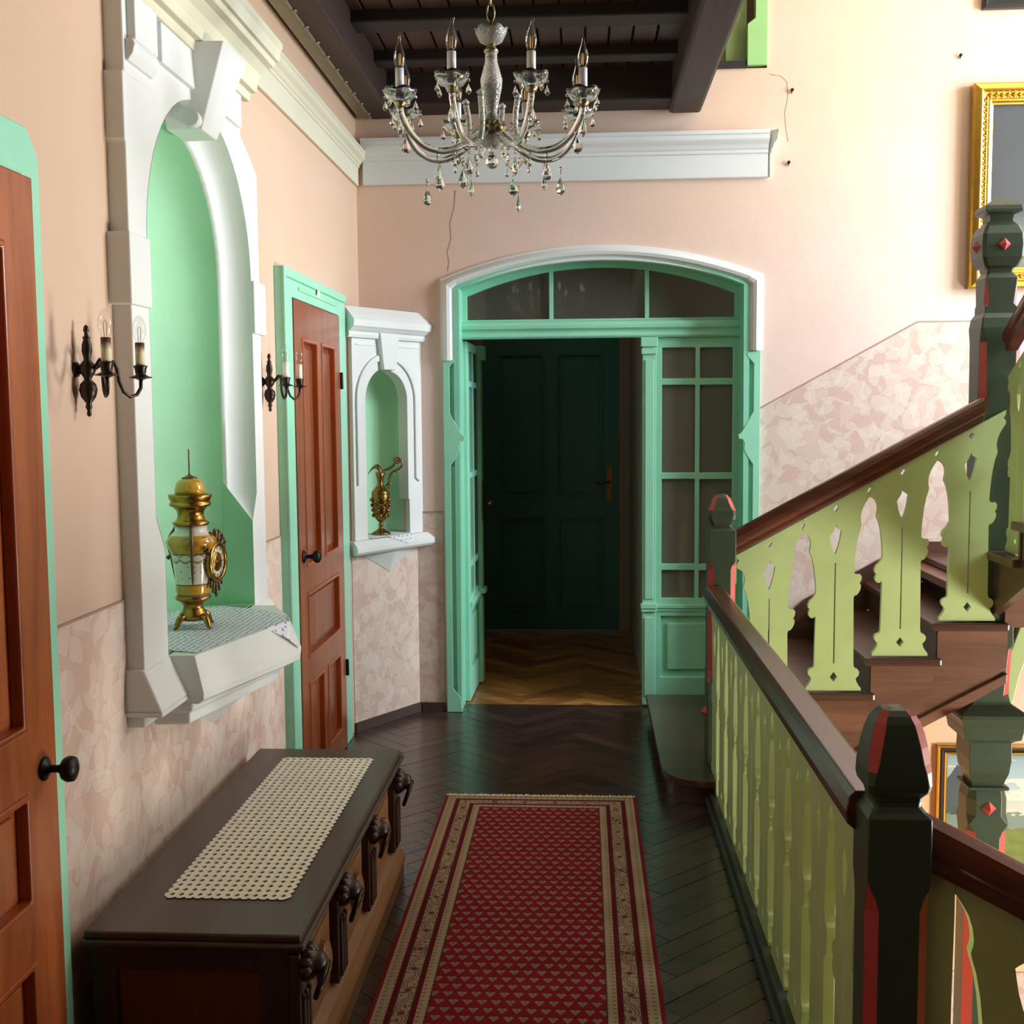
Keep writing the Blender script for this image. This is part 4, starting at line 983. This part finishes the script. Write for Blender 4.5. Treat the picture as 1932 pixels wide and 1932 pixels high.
# ------------------------------------------------------------------ porcelain clock
AGED = paint('aged_dark_gilding', srgb(112, 88, 58), .42, .3, 40, .3, 80, metal=.7)
KX, KY, KZ = -1.165 * KS, 3.345 * KS, 1.62 - (1.62 - .9895) * KS
ck = thing('mantel_clock', (KX, KY, KZ), 'tall ochre and white porcelain vase clock with gilt mounts standing in the large niche', 'clock')
t = NT('painted_porcelain'); x, y, z = t.xyz()
oc, wh, br_ = srgb(206, 150, 44), srgb(226, 218, 208), srgb(130, 84, 40)
zz = t.m_('DIVIDE', z, .45)
ang = t.m_('ARCTAN2', y, x); gar = t.mul(t.ab(t.m_('SINE', t.mul(ang, 5))), .010)
sw = t.lt(t.ab(t.sub(t.add(z, gar), .216)), .0035); sw2 = t.lt(t.ab(t.sub(t.sub(z, gar), .222)), .0025)
c = t.mix(t.gt(z, .232), wh, oc); c = t.mix(t.lt(z, .136), c, oc); c = t.mix(t.lt(z, .104), c, wh); c = t.mix(t.gt(z, .288), c, wh)
fl_ = t.voro(scale=52, rnd=.5); c = t.mix(t.mul(t.lt(fl_, .16), t.mul(t.gt(z, .14), t.lt(z, .21))), c, srgb(160, 130, 150))
c = t.mix(t.mul(t.add(sw, sw2), .8), c, br_)
for zb in (.104, .136, .232): c = t.mix(t.lt(t.ab(t.sub(z, zb)), .0022), c, br_)
pn = t.noise(scale=34, detail=3); c = t.mix(t.mul(t.mul(t.gt(pn, .52), t.gt(z, .236)), t.mul(t.lt(z, .285), .6)), c, srgb(150, 96, 30))
t.set(Base_Color=c, Roughness=.12, Coat_Weight=.6, Coat_Roughness=.04); PORC = t.m
OCHRE = paint('ochre_porcelain', srgb(208, 152, 50), .12, .12, 8, 0, coat=.6)
K = (KX, KY, KZ)
f = MB().lathe([(.034, .022), (.040, .026), (.044, .034), (.040, .044), (.032, .056), (.030, .066), (.036, .078), (.050, .086), (.055, .092), (.052, .099)], K, 28)
f.build('pedestal', BRASS, ck)
for i in range(4):
    a = PI / 4 + i * PI / 2 + .25; dx0, dy0 = math.cos(a), math.sin(a)
    fm = MB().tube([(KX + dx0 * r, KY + dy0 * r, KZ + z) for r, z in ((.030, .032), (.045, .036), (.058, .028), (.064, .016), (.068, .006), (.076, .0035))], [.010, .012, .010, .008, .006, .005], 8)
    fm.lathe([(.002, -.006), (.008, 0), (.002, .006)], (KX + dx0 * .058, KY + dy0 * .058, KZ + .034), 8)
    fm.build('scroll_foot', BRASS, ck)
MB().lathe([(.048, .099), (.0485, .104), (.052, .118), (.0515, .134), (.053, .16), (.057, .20), (.064, .236), (.074, .256), (.076, .266), (.072, .278), (.058, .292), (.049, .300), (.047, .318)], K, 36).build('vase_body', PORC, ck)
MB().lathe([(.048, .316), (.055, .320), (.056, .326), (.046, .332), (.039, .345), (.041, .362), (.052, .374), (.062, .378), (.063, .386), (.058, .388), (.060, .392), (.065, .404), (.066, .412), (.044, .412)], K, 32).build('gilt_collar', BRASS, ck)
MB().lathe([(.045, .410), (.046, .428), (.042, .446), (.034, .456), (.020, .462), (.002, .463)], K, 28).build('dome', OCHRE, ck)
MB().lathe([(.024, .459), (.024, .464), (.012, .468), (.005, .472), (.0026, .478), (.0022, .548), (.0008, .552)], K, 12).build('spike', AGED, ck)
ax = Vector((.96, -.10, 0)).normalized(); dc = Vector((KX, KY, KZ + .200)) + ax * .064 + Vector((0, .036, 0))
bz = MB().lathe_axis([(.058, -.012), (.063, 0), (.064, .008), (.058, .014), (.050, .012), (.049, .006), (.049, .004)], dc, ax, 30)
bzo = bz.build('bezel', BRASS, ck)
t = NT('enamel_dial'); v = t.tc.outputs['Object']
MB().lathe_axis([(.0495, .004), (.0495, .0065), (.030, .0066)], dc, ax, 30).build('dial_ring', paint('ivory_enamel', srgb(232, 224, 198), .2, .03, 30, 0, coat=.5), bzo)
MB().lathe_axis([(.031, .006), (.029, .009), (.012, .008), (.004, .011), (.001, .012)], dc, ax, 26).build('dial_centre', BRASS, bzo)
e2 = Vector((0, 0, 1)); e1 = ax.cross(e2)
hm = MB()
for an, ln in ((.6, .024), (2.2, .036)):
    dr = e1 * math.sin(an) + e2 * math.cos(an); hm.tube([dc + ax * .0105, dc + ax * .0105 + dr * ln], [.0018, .0008], 5)
for k in range(12):
    an = k * PI / 6; dr = e1 * math.sin(an) + e2 * math.cos(an); hm.tube([dc + ax * .0068 + dr * .037, dc + ax * .0068 + dr * .046], .0013, 4)
hm.build('hands_and_hour_marks', IRON, bzo)
cr = MB()
for k in range(7):
    a = (k - 3) * .32; dr = e1 * math.sin(a) + e2 * math.cos(a)
    cr.tube([dc + dr * .058, dc + dr * (.078 + .012 * math.cos(a * 1.4)) + e1 * .004 * (-1) ** k, dc + dr * (.082 + .016 * math.cos(a * 2)) + ax * .004], [.008, .010, .004], 7)
    cr.lathe([(.001, -.006), (.007, 0), (.001, .006)], tuple(dc + dr * (.086 + .012 * math.cos(a))), 6)
cr.build('crest_ornament', AGED, ck)
cr = MB()
for k in range(5):
    a = PI + (k - 2) * .26; dr = e1 * math.sin(a) + e2 * math.cos(a)
    cr.tube([dc + dr * .060, dc + dr * (.076), dc + dr * (.088 + .022 * (k == 2) + .01 * (k % 2))], [.006, .006, .003], 6)
cr.lathe([(.001, -.01), (.008, 0), (.001, .01)], tuple(dc - e2 * .098), 8)
cr.build('pendant_ornament', AGED, ck)
for sy, sx in ((-1, .35), (.2, -1)):
    dr = Vector((sx, sy, 0)).normalized(); c0 = Vector(K)
    hd = MB().tube([c0 + dr * r + Vector((0, 0, z)) for r, z in ((.050, .318), (.056, .305), (.070, .285), (.083, .262), (.076, .235), (.068, .20), (.062, .165), (.058, .14))], [.004, .006, .006, .007, .005, .005, .004, .002], 7)
    hd.lathe([(.001, -.008), (.008, 0), (.001, .008)], tuple(c0 + dr * .082 + Vector((0, 0, .215))), 8)
    hd.build('drop_handle', AGED, ck)

# ------------------------------------------------------------------ bronze ewer
ep = pier(.265, 0, -.035); EK = (ep[0], ep[1], .9925)
ew = thing('ewer', EK, 'tall chased bronze ewer with scrolled handle in the small corner niche', 'ewer')
MB().lathe([(.050, 0), (.050, .006), (.040, .014), (.022, .024), (.012, .034), (.010, .044), (.015, .050), (.010, .058), (.011, .066), (.020, .072), (.030, .085), (.036, .105), (.041, .14), (.0455, .180), (.0475, .205), (.045, .209), (.0475, .214), (.046, .222), (.040, .230), (.028, .245), (.017, .258), (.014, .27), (.016, .285), (.021, .305), (.026, .325)], EK, 28, lobes=8, amp=.02).build('body', EWER, ew)
sp = MB(); rings = []
for k in range(9):
    f_ = k / 8; cx = EK[0] - .070 * f_ ** 1.4 + .008; zc = EK[2] + .315 + .045 * math.sin(f_ * 2.6) - .02 * f_ ** 3; w = .026 * (1 - f_ * .72); th = .018 * (1 - .6 * f_)
    rings.append([(cx + .3 * th * math.sin(2 * PI * i / 10), EK[1] + w * math.cos(2 * PI * i / 10), zc + th * math.sin(2 * PI * i / 10)) for i in range(10)])
sp.loft(rings, True); sp.build('beak_spout', EWER, ew)
hp_ = [(.018, .335), (.040, .342), (.058, .352), (.072, .362), (.078, .376), (.074, .388), (.082, .400), (.096, .402), (.110, .394), (.117, .378), (.114, .358), (.100, .342), (.082, .334), (.066, .328), (.054, .314), (.049, .296), (.046, .275), (.040, .262), (.030, .256)]
hm = MB().tube([(EK[0] + u, EK[1] - .004, EK[2] + v) for u, v in hp_], [.006, .007, .007, .006, .005, .006, .006, .0055, .005, .005, .0055, .006, .006, .006, .006, .005, .005, .007, .005], 8)
for u, v in ((.060, .356), (.088, .376), (.086, .330), (.052, .262), (.044, .245)): hm.lathe([(.001, -.008), (.008, 0), (.001, .008)], (EK[0] + u, EK[1] - .004, EK[2] + v), 7)
hm.tube([(EK[0] + .096 + .012 * math.cos(a) * (1 - a / 16), EK[1] - .004, EK[2] + .380 + .012 * math.sin(a) * (1 - a / 16)) for a in np.linspace(0, 9, 16)], .0035, 6)
hm.build('scroll_handle', EWER, ew)
rl = MB()
for k in range(9):
    for q in range(4):
        a = 2 * PI * (k + .5 * (q % 2)) / 9; z = .10 + .027 * q; r = .034 + .0135 * (z - .085) / .12 + .004
        rl.lathe([(.001, -.011), (.009, -.003), (.008, .005), (.001, .012)], (EK[0] + r * math.cos(a), EK[1] + r * math.sin(a), EK[2] + z), 6)
rl.build('relief_figures', EWER, ew)

# ------------------------------------------------------------------ wall sconces
def sconce(y, z, label):
    x = XL; S = thing('wall_sconce', (x, y, z), label, 'wall lamp', 'two-armed candle sconces on the left wall')
    c = (x + .03, y, z)
    MB().lathe([(.001, -.103), (.006, -.098), (.0045, -.088), (.008, -.080), (.006, -.072), (.017, -.056), (.021, -.040), (.018, -.026), (.008, -.016), (.010, -.010), (.017, .000), (.019, .010), (.016, .020), (.008, .030), (.009, .038), (.012, .050), (.011, .066), (.007, .078), (.010, .082), (.005, .086), (.0045, .094), (.007, .098), (.005, .108), (.001, .112)], c, 18).build('spindle', BLACKIRON, S)
    MB().lathe_axis([(.018, 0), (.018, .006), (.010, .012), (.010, .034)], (x, y, z + .008), (1, 0, 0), 14).build('wall_boss', BLACKIRON, S)
    for s in (-1, 1):
        bx, by = .118, .10 * s
        path = [(.045, .0 * s, .008), (.060, .012 * s, .022), (.070, .022 * s, .030), (.080, .032 * s, .026), (.084, .040 * s, .010), (.086, .046 * s, -.02), (.092, .056 * s, -.044), (.102, .072 * s, -.056), (.112, .088 * s, -.050), (.118, .098 * s, -.034), (.118, .10 * s, -.012)]
        MB().tube([(x + p, y + q, z + r) for p, q, r in path], .0045, 8).build('arm', BLACKIRON, S)
        b = (x + bx, y + by, z)
        MB().lathe([(.004, -.016), (.012, -.012), (.026, -.010), (.028, -.008), (.020, -.006), (.012, -.002), (.013, .004), (.014, .012), (.0165, .018), (.0165, .020), (.010, .020)], b, 20).build('drip_cup', BLACKIRON, S)
        so = MB().lathe([(.0112, .018), (.0112, .075), (.004, .076)], b, 16).build('candle_sleeve', SLEEVE, S)
        bu = MB().lathe([(.008, .074), (.010, .080), (.0150, .094), (.0165, .106), (.0150, .118), (.010, .131), (.005, .138), (.001, .140)], b, 18).build('bulb', BULB, S)
        MB().tube([(b[0] - .003, b[1], b[2] + .078), (b[0] - .004, b[1], b[2] + .108), (b[0], b[1], b[2] + .114), (b[0] + .004, b[1], b[2] + .108), (b[0] + .003, b[1], b[2] + .078)], .0006, 4).build('filament', IRON, bu)
    return S
t = NT('dripped_candle_sleeve'); x, y, z = t.xyz(); n = t.noise(t.scale(None, (1, 1, .35)), 60, 3)
f_ = t.m_('ADD', t.m_('DIVIDE', t.sub(z, .048), .018), t.mul(t.sub(n, .5), 1.6), clamp=True)
t.set(Base_Color=t.mix(f_, srgb(226, 214, 180), srgb(104, 62, 44)), Roughness=.6); SLEEVE = t.m
s1 = sconce(2.655, 1.722, 'dark bronze two-candle wall sconce nearest the camera, left of the large niche')
s2 = dup(s1, (XL, 4.235, 1.735), 'dark bronze two-candle wall sconce between the large niche and the panelled door')
WHITESL = paint('white_candle_sleeve', srgb(236, 230, 214), .6, .04, 8, 0)
for c_ in s2.children:
    if c_.name.startswith('candle_sleeve'):
        c_.data = c_.data.copy(); c_.data.materials[0] = WHITESL

# ------------------------------------------------------------------ chandelier
HX, HY, HZ = -.268, 3.50, 2.49
cd = thing('chandelier', (HX, HY, 2.24), 'eight-armed crystal chandelier with candle bulbs hanging on a brass chain from the beams', 'chandelier')
def hp3(r, a, z): return (HX + r * math.sin(a), HY - r * math.cos(a), z)
# chain
for k in range(13):
    z = 2.80 + k * .046
    if z > 3.40: break
    pts = [(.011 * math.cos(a), .028 * math.sin(a)) for a in np.linspace(0, 2 * PI, 15)[:-1]]
    q = [((HX + u, HY, z + v) if k % 2 == 0 else (HX, HY + u, z + v)) for u, v in pts]
    MB().tube(q, .0028, 6, closed=True).build('chain_link', NICKEL, cd)
MB().lathe([(.05, .095), (.05, .10), (.02, .085), (.006, .07), (.004, .0)], (HX, HY, 3.29), 16).build('ceiling_hook', NICKEL, cd)
# scalloped pressed glass cup on top
def scallop_cup(c, r, h, n=6):
    m = MB(); rings = []
    N = 36
    for rr, zz, am in ((.10, 0, 0), (.35, .02, .0), (.68, .22, .05), (.9, .6, .09), (1.0, 1.0, .10), (.97, 1.03, .10), (.86, .62, .09), (.62, .28, .05), (.3, .10, 0), (.08, .08, 0)):
        rings.append([(c[0] + r * rr * (1 + am * abs(math.cos(n * PI * i / N)) - am * .5) * math.cos(2 * PI * i / N), c[1] + r * rr * (1 + am * abs(math.cos(n * PI * i / N)) - am * .5) * math.sin(2 * PI * i / N), c[2] + h * zz + (h * .22 * abs(math.cos(n * PI * i / N)) if rr > .85 else 0)) for i in range(N)])
    return m.loft(rings, True)
scallop_cup((HX, HY, 2.705), .048, .040).build('top_cup', FROST, cd)
MB().lathe([(.003, .10), (.004, .045), (.010, .03), (.014, .012), (.012, .004), (.020, -.002), (.022, -.010), (.016, -.014)], (HX, HY, 2.695), 18).build('stem_collar', NICKEL, cd)
MB().lathe([(.016, .0), (.0165, .02), (.023, .055), (.031, .09), (.033, .115), (.026, .14), (.019, .165), (.0175, .185), (.021, .197), (.014, .198)], (HX, HY, 2.49), 24).build('glass_column', FROST, cd)
MB().lathe([(.006, -.065), (.010, -.05), (.020, -.042), (.036, -.030), (.040, -.018), (.040, -.008), (.030, .0), (.016, .010)], (HX, HY, 2.475), 24).build('hub', NICKEL, cd)
scallop_cup((HX, HY, 2.405), .042, .035).build('lower_cup', FROST, cd)
# crystal drops (one mesh each, shared by every copy)
def drop_mesh(n, L, w):
    m = MB(); rings = []
    for z, r in ((0, .04), (-.18, .30), (-.42, .72), (-.66, 1.0), (-.84, .72), (-1, .03)):
        rings.append([(w * r * math.cos(2 * PI * i / n), w * .55 * r * math.sin(2 * PI * i / n), z * L) for i in range(n)])
    m.loft(rings, True, 0, False); return m
def bead(m, z, r): m.lathe([(.0008, r), (r * .75, r * .6), (r, 0), (r * .75, -r * .6), (.0008, -r)], (0, 0, z), 8, 0, False); return m
sd = drop_mesh(8, .030, .0085); sd.v = [(x, y, z - .016) for x, y, z in sd.v]; bead(sd, -.006, .0058); SMALL = sd.mesh('crystal_drop', CRYSTAL)
bg = drop_mesh(10, .056, .0165); bg.v = [(x, y, z - .028) for x, y, z in bg.v]; bead(bg, -.006, .006); bead(bg, -.018, .0045); BIG = bg.mesh('crystal_pendant', CRYSTAL)
def hang(me, name, p, rz):
    o = bpy.data.objects.new(name, me); COL.objects.link(o); o.parent = cd
    o.location = Vector(p) - Vector(WLOC[cd.name]); o.rotation_euler = (0, 0, rz); return o
# one arm with its cup, sleeve and bulb, built pointing at angle 0 then copied round
R8 = .285
ap = [(.030, 2.478), (.045, 2.490), (.055, 2.515), (.058, 2.545), (.068, 2.560), (.080, 2.550), (.084, 2.515), (.088, 2.47), (.105, 2.43), (.135, 2.402), (.170, 2.390), (.208, 2.398), (.243, 2.42), (.270, 2.455), (.285, 2.49), (.285, 2.505)]
def smooth_path(p, n=4):
    out = []
    for i in range(len(p) - 1):
        p0, p1, p2, p3 = (np.array(p[max(i - 1, 0)]), np.array(p[i]), np.array(p[i + 1]), np.array(p[min(i + 2, len(p) - 1)]))
        for k in range(n):
            s = k / n; out.append(tuple(.5 * ((2 * p1) + (-p0 + p2) * s + (2 * p0 - 5 * p1 + 4 * p2 - p3) * s * s + (-p0 + 3 * p1 - 3 * p2 + p3) * s ** 3)))
    return out + [p[-1]]
apx = smooth_path([(.030, 2.478), (.050, 2.44), (.075, 2.415), (.098, 2.425), (.108, 2.455), (.115, 2.425), (.140, 2.400), (.172, 2.388), (.208, 2.396), (.243, 2.42), (.268, 2.452), (.283, 2.485), (.285, 2.507)], 3)
apx = smooth_path([(.030, 2.478), (.044, 2.45), (.070, 2.425), (.105, 2.402), (.140, 2.389), (.172, 2.386), (.208, 2.394), (.243, 2.418), (.268, 2.452), (.283, 2.485), (.285, 2.507)], 3)
hook = smooth_path([(.092, 2.412), (.078, 2.440), (.074, 2.475), (.078, 2.515), (.083, 2.540)], 3)
base = (HX, HY, 0)
protos = []
am = MB().tube([(HX, HY - r, z) for r, z in apx], .0095, 9).build('glass_arm', CRYSTAL, cd)
hk = MB().tube([(HX, HY - r, z) for r, z in hook], [.0095] * (len(hook) - 1) + [.0105], 8).lathe([(.002, -.011), (.013, 0), (.002, .012)], (HX, HY - .084, 2.548), 10).build('glass_hook', FROST, cd)
cpn = MB().lathe([(.004, -.004), (.014, .0), (.018, .010), (.012, .016)], (HX, HY - R8, 2.500), 14).build('cup_holder', NICKEL, cd)
cu = scallop_cup((HX, HY - R8, 2.512), .049, .030).build('drip_cup', CRYSTAL, cd)
sv = MB().lathe([(.0125, .008), (.0125, .088), (.004, .0885)], (HX, HY - R8, 2.518), 18).build('candle_sleeve', STONEW, cd)
bl = MB().lathe([(.009, .088), (.013, .098), (.0165, .114), (.0160, .126), (.011, .142), (.006, .156), (.0042, .166), (.0035, .176), (.0012, .182)], (HX, HY - R8, 2.518), 18)
bl.v = [(x + (.010 * ((z - 2.66) / .04) ** 2 if z > 2.66 else 0), y, z) for x, y, z in bl.v]
bl = bl.build('flame_bulb', BULB, cd)
fi = MB()
for s in (-1, 1): fi.tube([(HX + .004 * s, HY - R8, 2.616), (HX + .004 * s, HY - R8, 2.648)], .0011, 5)
fi.tube([(HX, HY - R8 + .004, 2.616), (HX, HY - R8 + .004, 2.648)], .0011, 5)
fi = fi.build('filament', FILAM, bl)
protos = [am, hk, cpn, cu, sv, bl]
A8 = [-.314 + k * PI / 4 for k in range(8)]
def rotM(a):
    return Matrix.Rotation(a, 4, 'Z')
for k, a in enumerate(A8):
    for p in protos:
        if p is hk and k % 2 and k: continue
        if k == 0: p.matrix_local = rotM(a)
        else:
            c_ = part_copy(p, cd, rotM(a))
            if p is bl: part_copy(fi, c_)
    for q in range(5):
        b = 2 * PI * (q + .3 * (k % 3)) / 5; cxk = hp3(R8, a, 0)
        hang(SMALL, 'crystal_drop', (cxk[0] + .046 * math.cos(b), cxk[1] + .046 * math.sin(b), 2.536), b)
    hang(BIG, 'crystal_pendant', hp3(.285, a, 2.496), a + .4 * k)
    hang(BIG, 'crystal_pendant', hp3(.172, a, 2.378), a + .9 * k)
    hang(SMALL, 'crystal_drop', hp3(.12, a, 2.388), a + .7 * k)
    if k % 2 == 0: hang(BIG, 'crystal_pendant', hp3(.215, a, 2.335), a + 1.3 * k)
for q in range(6): hang(SMALL, 'crystal_drop', hp3(.040, q * PI / 3, 2.425), q)
gm_ = MB().tube([(HX, HY, 2.41), (HX, HY, 2.385)], .0016, 6).build('ball_wire', NICKEL, cd)
m = MB(); rings = [[(HX + .021 * math.sin(PI * j / 8) * math.cos(2 * PI * i / 12) + 1e-5 * i, HY + .021 * math.sin(PI * j / 8) * math.sin(2 * PI * i / 12), 2.367 - .021 * math.cos(PI * j / 8)) for i in range(12)] for j in range(9)]
m.loft(rings, False, 0, False); m.build('crystal_ball', CRYSTAL, cd)

# ------------------------------------------------------------------ pictures on the back wall
def frame_ring(m, x0, x1, z0, z1, prof, mi=0):
    # prof: list of (inset, depth) from the outer edge inwards; a mitred frame
    rings = []
    for (xx, zz, ox, oz) in ((x0, z0, 1, 1), (x1, z0, -1, 1), (x1, z1, -1, -1), (x0, z1, 1, -1), (x0, z0, 1, 1)):
        rings.append([(xx + ox * u, YB - d, zz + oz * u) for u, d in prof])
    m.loft(rings, False, mi, False)
    return m
g = thing('gilt_framed_painting', (2.38, YB, 2.232), 'large dark painting in an ornate gilt frame on the back wall behind the tall post', 'painting')
gx0, gx1, gz0, gz1 = 1.972, 2.78, 2.236, 3.258
m = frame_ring(MB(), gx0, gx1, gz0, gz1, [(0, .0), (0, .05), (.008, .058), (.030, .066), (.036, .072), (.042, .070), (.046, .056)]); m.build('outer_moulding', GILT, g)
m = frame_ring(MB(), gx0 + .044, gx1 - .044, gz0 + .044, gz1 - .044, [(0, .02), (0, .056), (.008, .050), (.016, .046), (.026, .048), (.034, .044), (.034, .02)])
def leafrow(a, b, hz):
    n = int(abs((b - a)) / .028)
    for i in range(n):
        c = a + (b - a) * (i + .5) / n
        for s in (-1, 1):
            if hz is None: continue
            ax_, fixed = hz
            p = [(c - .010, fixed - .004 * s), (c, fixed + .009 * s), (c + .011, fixed + .003 * s)]
            m.tube([((u if ax_ == 0 else v), YB - .050, (v if ax_ == 0 else u)) for u, v in p], [.002, .0045, .0015], 5)
leafrow(gx0 + .07, gx1 - .07, (0, gz1 - .061)); leafrow(gx0 + .07, gx1 - .07, (0, gz0 + .061)); leafrow(gz0 + .07, gz1 - .07, (1, gx0 + .061)); leafrow(gz0 + .07, gz1 - .07, (1, gx1 - .061))
m.build('relief_band', GILTR, g)
m = frame_ring(MB(), gx0 + .076, gx1 - .076, gz0 + .076, gz1 - .076, [(0, .02), (0, .046), (.006, .050), (.014, .046), (.020, .034), (.028, .030), (.030, .012)]); m.build('inner_moulding', GILT, g)
t = NT('dark_oil_canvas'); x, y, z = t.xyz(); n = t.noise(scale=3.5, detail=4)
f_ = t.m_('ADD', t.m_('MULTIPLY', t.sub(.42, z), 3.0), t.m_('ADD', t.mul(t.sub(x, -.13), .8), t.mul(t.sub(n, .5), 1.2)), clamp=True)
c = t.mix(t.mul(n, .5), srgb(72, 72, 76), srgb(94, 92, 92)); c = t.mix(t.mul(f_, .75), c, srgb(156, 164, 140)); c = t.mix(t.m_('ADD', t.mul(t.sub(.22, z), 5), t.mul(t.sub(n, .5), 2), clamp=True), c, srgb(92, 66, 52))
t.set(Base_Color=c, Roughness=.35, Coat_Weight=.3); t.bump(t.noise(scale=60), .15, .001)
box(gx0 + .09, gx1 - .09, YB - .016, YB - .010, gz0 + .09, gz1 - .09).build('canvas', t.m, g)
g2 = thing('black_framed_picture', (2.35, YB, 3.62), 'black framed picture of which only the lower left corner shows at the top right', 'picture')
m = frame_ring(MB(), 2.016, 2.75, 3.627, 4.3, [(0, 0), (0, .03), (.012, .036), (.022, .028), (.040, .030), (.050, .022), (.056, .010)]); m.build('picture_frame', BLACKF, g2)
box(2.066, 2.70, YB - .012, YB - .006, 3.677, 4.25).build('picture_sheet', paint('grey_print', srgb(120, 116, 112), .5, .2, 6, 0), g2)
g3 = thing('landscape_painting', (2.3, YB, -.7), 'landscape painting in black and gold frame seen below the rising stairs', 'painting')
lx0, lx1, lz0, lz1 = 1.878, 2.95 - .06, -.93, -.155
m = frame_ring(MB(), lx0, lx1, lz0, lz1, [(0, 0), (0, .028), (.006, .034), (.014, .030), (.014, .02)]); m.build('gold_edge', GILT, g3)
m = frame_ring(MB(), lx0 + .014, lx1 - .014, lz0 + .014, lz1 - .014, [(0, .01), (0, .028), (.010, .030), (.024, .022), (.028, .01)]); m.build('black_moulding', BLACKF, g3)
m = frame_ring(MB(), lx0 + .042, lx1 - .042, lz0 + .042, lz1 - .042, [(0, .005), (0, .022), (.006, .025), (.014, .018), (.018, .006)]); m.build('gold_slip', GILT, g3)
t = NT('painted_landscape'); x, y, z = t.xyz(); n = t.noise(t.vec(x, z), 7, 5, .6); n2 = t.noise(t.vec(t.mul(x, 1), t.mul(z, 3)), 9, 4)
c = t.ramp(t.m_('ADD', t.m_('DIVIDE', z, .6), t.mul(t.sub(n, .5), .12)), [(.30, srgb(214, 214, 196)), (.55, srgb(172, 196, 198)), (.95, srgb(128, 158, 172))])
c = t.mix(t.mul(t.gt(t.add(n2, t.mul(t.lt(t.ab(t.sub(z, .30)), .06), .16)), .62), .7), c, srgb(232, 228, 208))
ridge = t.add(.30, t.add(t.mul(t.ab(t.sub(t.m_('SINE', t.mul(t.add(x, .33), 6)), 0)), -.14), t.mul(t.sub(t.noise(t.vec(x, 0), 18, 4), .5), .12)))
peak = t.sub(.44, t.mul(t.ab(t.add(x, .31)), 1.5))
rg = t.lt(z, t.add(peak, t.mul(t.sub(n, .5), .12)))
c = t.mix(rg, c, t.mix(n, srgb(64, 78, 84), srgb(96, 108, 108)))
hl = t.lt(z, t.add(.17, t.mul(t.sub(n2, .5), .12))); c = t.mix(hl, c, t.mix(n, srgb(112, 138, 130), srgb(150, 160, 140)))
fg = t.lt(z, t.add(.09, t.mul(t.sub(n, .5), .1))); c = t.mix(fg, c, t.mix(n2, srgb(92, 112, 52), srgb(152, 158, 92)))
t.set(Base_Color=c, Roughness=.3, Coat_Weight=.3); t.bump(t.noise(scale=80), .15, .001)
box(lx0 + .056, lx1 - .056, YB - .010, YB - .006, lz0 + .056, lz1 - .056).build('canvas', t.m, g3)
# old wall plugs
for x_, z_, lab in ((1.075, 3.255, 'small dark nail in the wall above the end of the white cornice'), (1.062, 2.892, 'small dark nail just right of the end of the white cornice'), (1.915, 3.405, 'small dark nail in the wall above the gilt framed painting')):
    m = MB().lathe_axis([(.004, 0), (.004, .012), (.009, .012), (.009, .015), (.001, .017)], (x_, YB, z_), (0, -1, .2), 8); m.tube([(x_, YB - .006, z_ - .004), (x_ - .004, YB - .006, z_ - .014)], .003, 5)
    tag(m.build('wall_nail', IRON), lab, 'nail', 'old nails in the back wall')
